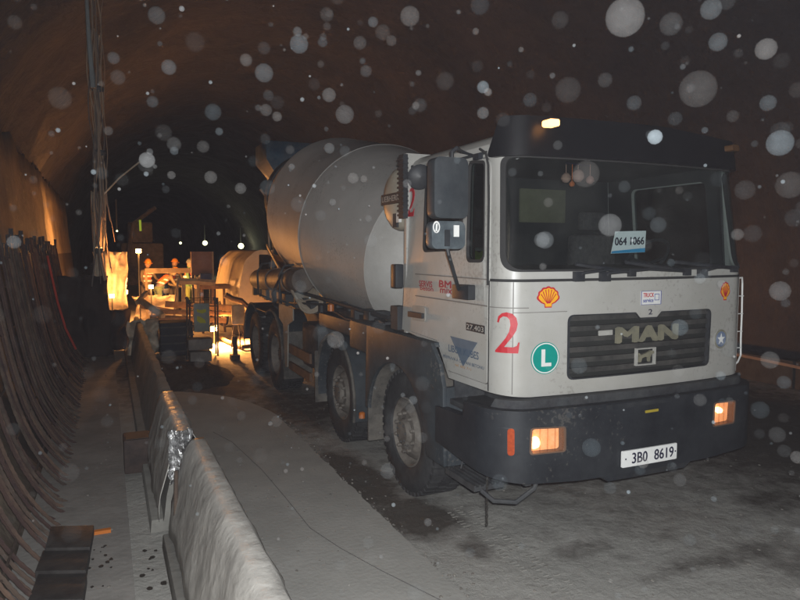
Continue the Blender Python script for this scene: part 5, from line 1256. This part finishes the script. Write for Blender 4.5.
# ================================================================== LAMPS
def light(name, loc, power, col, r=0.1, spot=None, target=None, blend=0.6):
    d = bpy.data.lights.new(name, 'SPOT' if spot else 'POINT'); d.energy = power; d.color = col; d.shadow_soft_size = r
    if spot: d.spot_size = spot; d.spot_blend = blend
    o = bpy.data.objects.new(name, d); COL.objects.link(o); o.location = loc
    if target: o.rotation_euler = (Vector(target)-Vector(loc)).to_track_quat('-Z', 'Y').to_euler()
    return o
SOD = (1.0, 0.40, 0.10)
def floodlight(loc, face, label, size=0.14, m=LAMPO, stand=True):
    loc = Vector(loc); e = empty('floodlight', (loc.x, loc.y, 0 if stand else loc.z), label, 'floodlight')
    f = (Vector(face)-loc).normalized(); q = f.to_track_quat('Y', 'Z').to_matrix().to_4x4(); M = Matrix.Translation(loc) @ q
    h_ = MB().box((-size, -size*0.7, -size*0.8), (size, 0, size*0.8), M).build('housing', HOUS, e, bevel=0.01)
    MB().box((-size*0.85, 0.001, -size*0.65), (size*0.85, 0.012, size*0.65), M).build('glowing_glass', m, e)
    if stand and loc.z > 0.3: MB().tube([(loc.x, loc.y, 0), (loc.x, loc.y, loc.z-size*0.8)], 0.02, 6).build('stand', HOUS, e)
    return loc+f*0.06
# work lamps of the far site
a = atY(138.5, 251, 18.5); k = floodlight(a, (0.2, 8, 1.0), 'floodlight on a stand left of the workers, facing the camera', 0.075)
light('lamp_left', k, 80, SOD, 0.1)
a = atY(214, 329, 15.0); a.z = max(a.z, 0.35); k = floodlight(a, (3.0, 13.0, 0.3), 'low floodlight on the ground behind the sign cart, lighting the ground', 0.10)
light('lamp_ground', k+Vector((0.05, -0.1, 0.25)), 2600, SOD, 0.1, math.radians(150), (3.5, 14.0, -1.0), 0.55)
a = atY(125, 292, 19.5); a.z = max(a.z, 0.5); k = floodlight(a, (-0.2, 15, 1.5), 'low floodlight among the sheets at the end of the left wall', 0.08)
light('lamp_sheets', k+Vector((0, -0.1, 0.25)), 1300, SOD, 0.1, math.radians(125), (-1.6, 17.2, 0.8), 0.6)
a = atY(166, 291, 20.5); k = floodlight((a.x, 20.5, max(a.z, 0.6)), (1.5, 24, 1.0), 'floodlight near the ground in front of the standing workers', 0.08)
light('lamp_workers', k+Vector((0, 0.1, 0.5)), 620, SOD, 0.1, math.radians(150), (1.5, 22.5, -0.6), 0.6)
a = atY(99, 250, 10.35); k = floodlight(a, (0.0, 15.0, 4.0), 'small floodlight clamped by the left wall beneath the hose bundle', 0.05, stand=False)
light('lamp_bundle', k+Vector((0.05, 0.02, 0.08)), 14, SOD, 0.05)
for px, py, Y, lab in ((112, 296, 18.0, 'low floodlight shining out between the dark tarpaulins'), (151, 287, 19.4, 'low floodlight shining under the left end of the guard rail')):
    a = atY(px, py, Y); k = floodlight(a, (a.x-0.3, Y-5, 0.6), lab, 0.07)
    light('lamp_low', k+Vector((0, -0.05, 0.15)), 110 if px < 130 else 300, SOD, 0.06)
# tunnel lamps, far
for i, (px, py, lab) in enumerate(((205, 243, 'small white tunnel lamp above the brown panel'), (241, 246, 'brightest white tunnel lamp left of the mixer drum'), (180.5, 243, 'faint tunnel lamp above the workers'), (117, 231, 'faint yellow lamp beside the hose bundle'))):
    Y = 52 if i < 2 else 70 if i == 2 else 28
    a = atY(px, py, Y); r = (0.19, 0.23, 0.12, 0.035)[i]
    e = empty('tunnel_lamp', a, lab, 'lamp', 'far tunnel lamps')
    MB().lathe([(-r, 0), (-r*0.7, r*0.7), (0, r), (r*0.7, r*0.7), (r, 0)], a, (0, 0, 1), 16).build('glowing_globe', mat('lamp_far', (0.9, 0.9, 0.7), emit=(1.0, 0.98, 0.5), estr=(4)), e)
    MB().tube([a+Vector((0, 0.1, r*0.9)), a+Vector((0, 0.1, r+1.2))], 0.03, 5).build('bracket', HOUS, e)
    if i < 2: light('lamp_far', a+Vector((0, -0.8, 0)), 35, (0.95, 1.0, 0.6), 0.3)
# warm lamps mounted high further in, they colour the vault
for x, y, z, w in ((6.0, 24.0, 3.0, 26),):
    floodlight((x, y, z), (6, 20, 7), 'high floodlight behind the mixer truck aimed at the vault', 0.18)
    light('lamp_vault', (x, y-0.3, z+0.3), w, (1.0, 0.5, 0.25), 0.2)
# the camera's own flash, just beside the lens
light('camera_flash', (0.03, -0.01, 2.145), 860, (0.96, 0.985, 1.0), 0.02)

# ================================================================== AIR
# floating dust motes between camera and truck
def mote_mat():
    m = bpy.data.materials.new('dust_mote'); m.use_nodes = True; nt = m.node_tree; N = nt.nodes; L = nt.links
    N.remove(N['Principled BSDF']); out = N['Material Output']
    g = N.new('ShaderNodeNewGeometry'); lw = N.new('ShaderNodeLayerWeight'); lw.inputs['Blend'].default_value = 0.5
    tr = N.new('ShaderNodeBsdfTransparent'); d = N.new('ShaderNodeBsdfDiffuse')
    rc = N.new('ShaderNodeValToRGB'); rc.color_ramp.elements[0].color = (0.62, 0.78, 0.88, 1); rc.color_ramp.elements[1].color = (0.9, 0.84, 0.80, 1)
    L.new(g.outputs['Random Per Island'], rc.inputs['Fac']); L.new(rc.outputs['Color'], d.inputs['Color'])
    at = N.new('ShaderNodeAttribute'); at.attribute_name = 'mote_alpha'
    pw = N.new('ShaderNodeMath'); pw.operation = 'POWER'; L.new(lw.outputs['Facing'], pw.inputs[0]); pw.inputs[1].default_value = 2.0
    ma = N.new('ShaderNodeMath'); ma.operation = 'MULTIPLY_ADD'; L.new(pw.outputs[0], ma.inputs[0]); ma.inputs[1].default_value = 0.9; ma.inputs[2].default_value = 0.7
    nz = N.new('ShaderNodeTexNoise'); nz.inputs['Scale'].default_value = 60; L.new(g.outputs['Position'], nz.inputs['Vector'])
    m1 = N.new('ShaderNodeMath'); m1.operation = 'MULTIPLY'; L.new(ma.outputs[0], m1.inputs[0]); L.new(at.outputs['Fac'], m1.inputs[1])
    m2 = N.new('ShaderNodeMath'); m2.operation = 'MULTIPLY_ADD'; L.new(nz.outputs['Fac'], m2.inputs[0]); m2.inputs[1].default_value = 0.8; m2.inputs[2].default_value = 0.6
    m3 = N.new('ShaderNodeMath'); m3.operation = 'MULTIPLY'; m3.use_clamp = True; L.new(m1.outputs[0], m3.inputs[0]); L.new(m2.outputs[0], m3.inputs[1])
    x = N.new('ShaderNodeMixShader'); L.new(m3.outputs[0], x.inputs[0]); L.new(tr.outputs[0], x.inputs[1]); L.new(d.outputs[0], x.inputs[2]); L.new(x.outputs[0], out.inputs['Surface'])
    return m
ico = {}
for s in (1, 2, 3):
    b = bmesh.new(); bmesh.ops.create_icosphere(b, subdivisions=s, radius=1); ico[s] = ([v.co.copy() for v in b.verts], [tuple(v.index for v in f.verts) for f in b.faces]); b.free()
mm = MB(); dens = []
def mote(p, r, d):
    s = 3 if r/p.length*F > 6 else 2
    vs, fs = ico[s]; mm.add([Vector(p)+v*r for v in vs], fs); dens.extend([d]*len(vs))
# distance-dependent flash strength is compensated by thinner motes near the lens
big = [(625,17,17,.8),(698,89,16,.3),(299,44,9,.4),(264,73,9,.35),(147,160,7.5,.8),(780,143,11,.6),(766,49,9,.55),(711,9,9,.4),(671,24,10,.2),(655,137,7,2.0),(610,225,11,.5),(213,112,8,.2),(718,42,8,.35),
       (483,113,6,.4),(768,103,7,.3),(483,87,6,.7),(488,92,4,.5),(545,240,9,.4),(780,291,9,.35),(770,360,8,.25),(586,174,13,.25),(445,81,9,.1),(634,103,7,.2),(329,95,7,.35),(246,60,6,.3),(266,110,6,.25),(373,22,5,.3),(264,48,6,.1),(195,42,9,.07),(60,98,10,.1),
       (568,90,12,.12),(480,5,9,.12),(605,80,7,.15),(530,100,7,.15),(700,400,6,.2),(721,338,7,.2),(560,20,8,.1),(790,185,12,.18),(745,190,9,.12),(14,242,6,.4),(154,311,6,.2),(420,105,7,.12),(760,410,8,.12),(680,480,6,.15),(610,488,6,.12),(640,470,5,.12)]
for x, y, r, d in big:
    if r > 12: d *= 0.8
    dist = random.uniform(1.1, 2.0); a = Vector(ray(x, y)); a = a/a.length
    mote(Vector((0, 0, H))+a*dist, r*dist/F*0.98, min(0.95, d*0.0105*dist*dist))
k = 0
while k < 2300:
    p = Vector((random.uniform(-3, 5), random.uniform(0.5, 5.5), random.uniform(0.2, 5.2)))
    v = p-Vector((0, 0, H)); dist = v.length
    if dist < 1.0 or p.z < 0.15: continue
    if p.x > 2.0 and p.y > 3.1: continue
    f_ = p.x*math.sin(YAW)+p.y*math.cos(YAW)
    if f_ < 0.4: continue
    rp = random.choice([0.8, 1.0, 1.2, 1.6, 2.2, 3, 3.5, 4.5, 6, 7])*(0.8+0.5*random.random()); k += 1
    w = 1.0 if v.z > 0.1 or p.x > 1.5 else 0.35
    d = random.choice([0.05, 0.08, 0.12, 0.18, 0.3])*w*(1.0 if v.x > 0 else 0.7) if rp > 2.5 else random.choice([0.1, 0.15, 0.3, 1.0])*w
    mote(p, rp*dist/F, min(0.9, d*0.0105*dist*dist))
print('MOTES', len(mm.v), len(dens))
mo = mm.build('floating_dust', mote_mat(), None, recalc=False, ang=3)
mo.visible_shadow = True
da = mo.data.attributes.new('mote_alpha', 'FLOAT', 'POINT'); da.data.foreach_set('value', dens)
tag(mo, 'pale specks of dust floating in the air, caught by the flash', 'dust', kind='stuff')

HAZE = 0.00022
if HAZE > 0:
    hz = MB().box((-15.5, -15, -1.2), (25, 200, 12)).build('haze', None, None, smooth=False)
    m = bpy.data.materials.new('haze_air'); m.use_nodes = True; N = m.node_tree.nodes; N.remove(N['Principled BSDF'])
    v = N.new('ShaderNodeVolumePrincipled'); v.inputs['Color'].default_value = (0.85, 0.78, 0.86, 1); v.inputs['Density'].default_value = HAZE
    m.node_tree.links.new(v.outputs[0], N['Material Output'].inputs['Volume']); hz.data.materials.append(m)
    tag(hz, 'thin dusty air filling the tunnel', 'haze', kind='stuff')

# ================================================================== WORLD, CAMERA
w = bpy.data.worlds.new('World'); SC.world = w; w.use_nodes = True
bg = w.node_tree.nodes['Background']
sk = w.node_tree.nodes.new('ShaderNodeTexSky'); sk.sky_type = 'NISHITA'; sk.sun_disc = False; sk.sun_elevation = math.radians(-4); sk.sun_rotation = 0
w.node_tree.links.new(sk.outputs[0], bg.inputs['Color']); bg.inputs['Strength'].default_value = 0.05
cam = bpy.data.cameras.new('camera'); co = bpy.data.objects.new('camera', cam); COL.objects.link(co)
cam.sensor_width = 36; cam.lens = 36*654/800; cam.clip_start = 0.05; cam.clip_end = 500
co.location = (0, 0, H); co.rotation_euler = (PI/2-PT, 0, -YAW)
SC.camera = co
SC.view_settings.view_transform = 'Standard'; SC.view_settings.look = 'None'; SC.view_settings.exposure = 0; SC.view_settings.gamma = 1
SC.view_settings.use_curve_mapping = False
SC.cycles.volume_step_rate = 1.0; SC.cycles.max_bounces = 4; SC.cycles.volume_bounces = 0; SC.cycles.diffuse_bounces = 3; SC.cycles.glossy_bounces = 2; SC.cycles.transparent_max_bounces = 24
SC.cycles.sample_clamp_indirect = 4
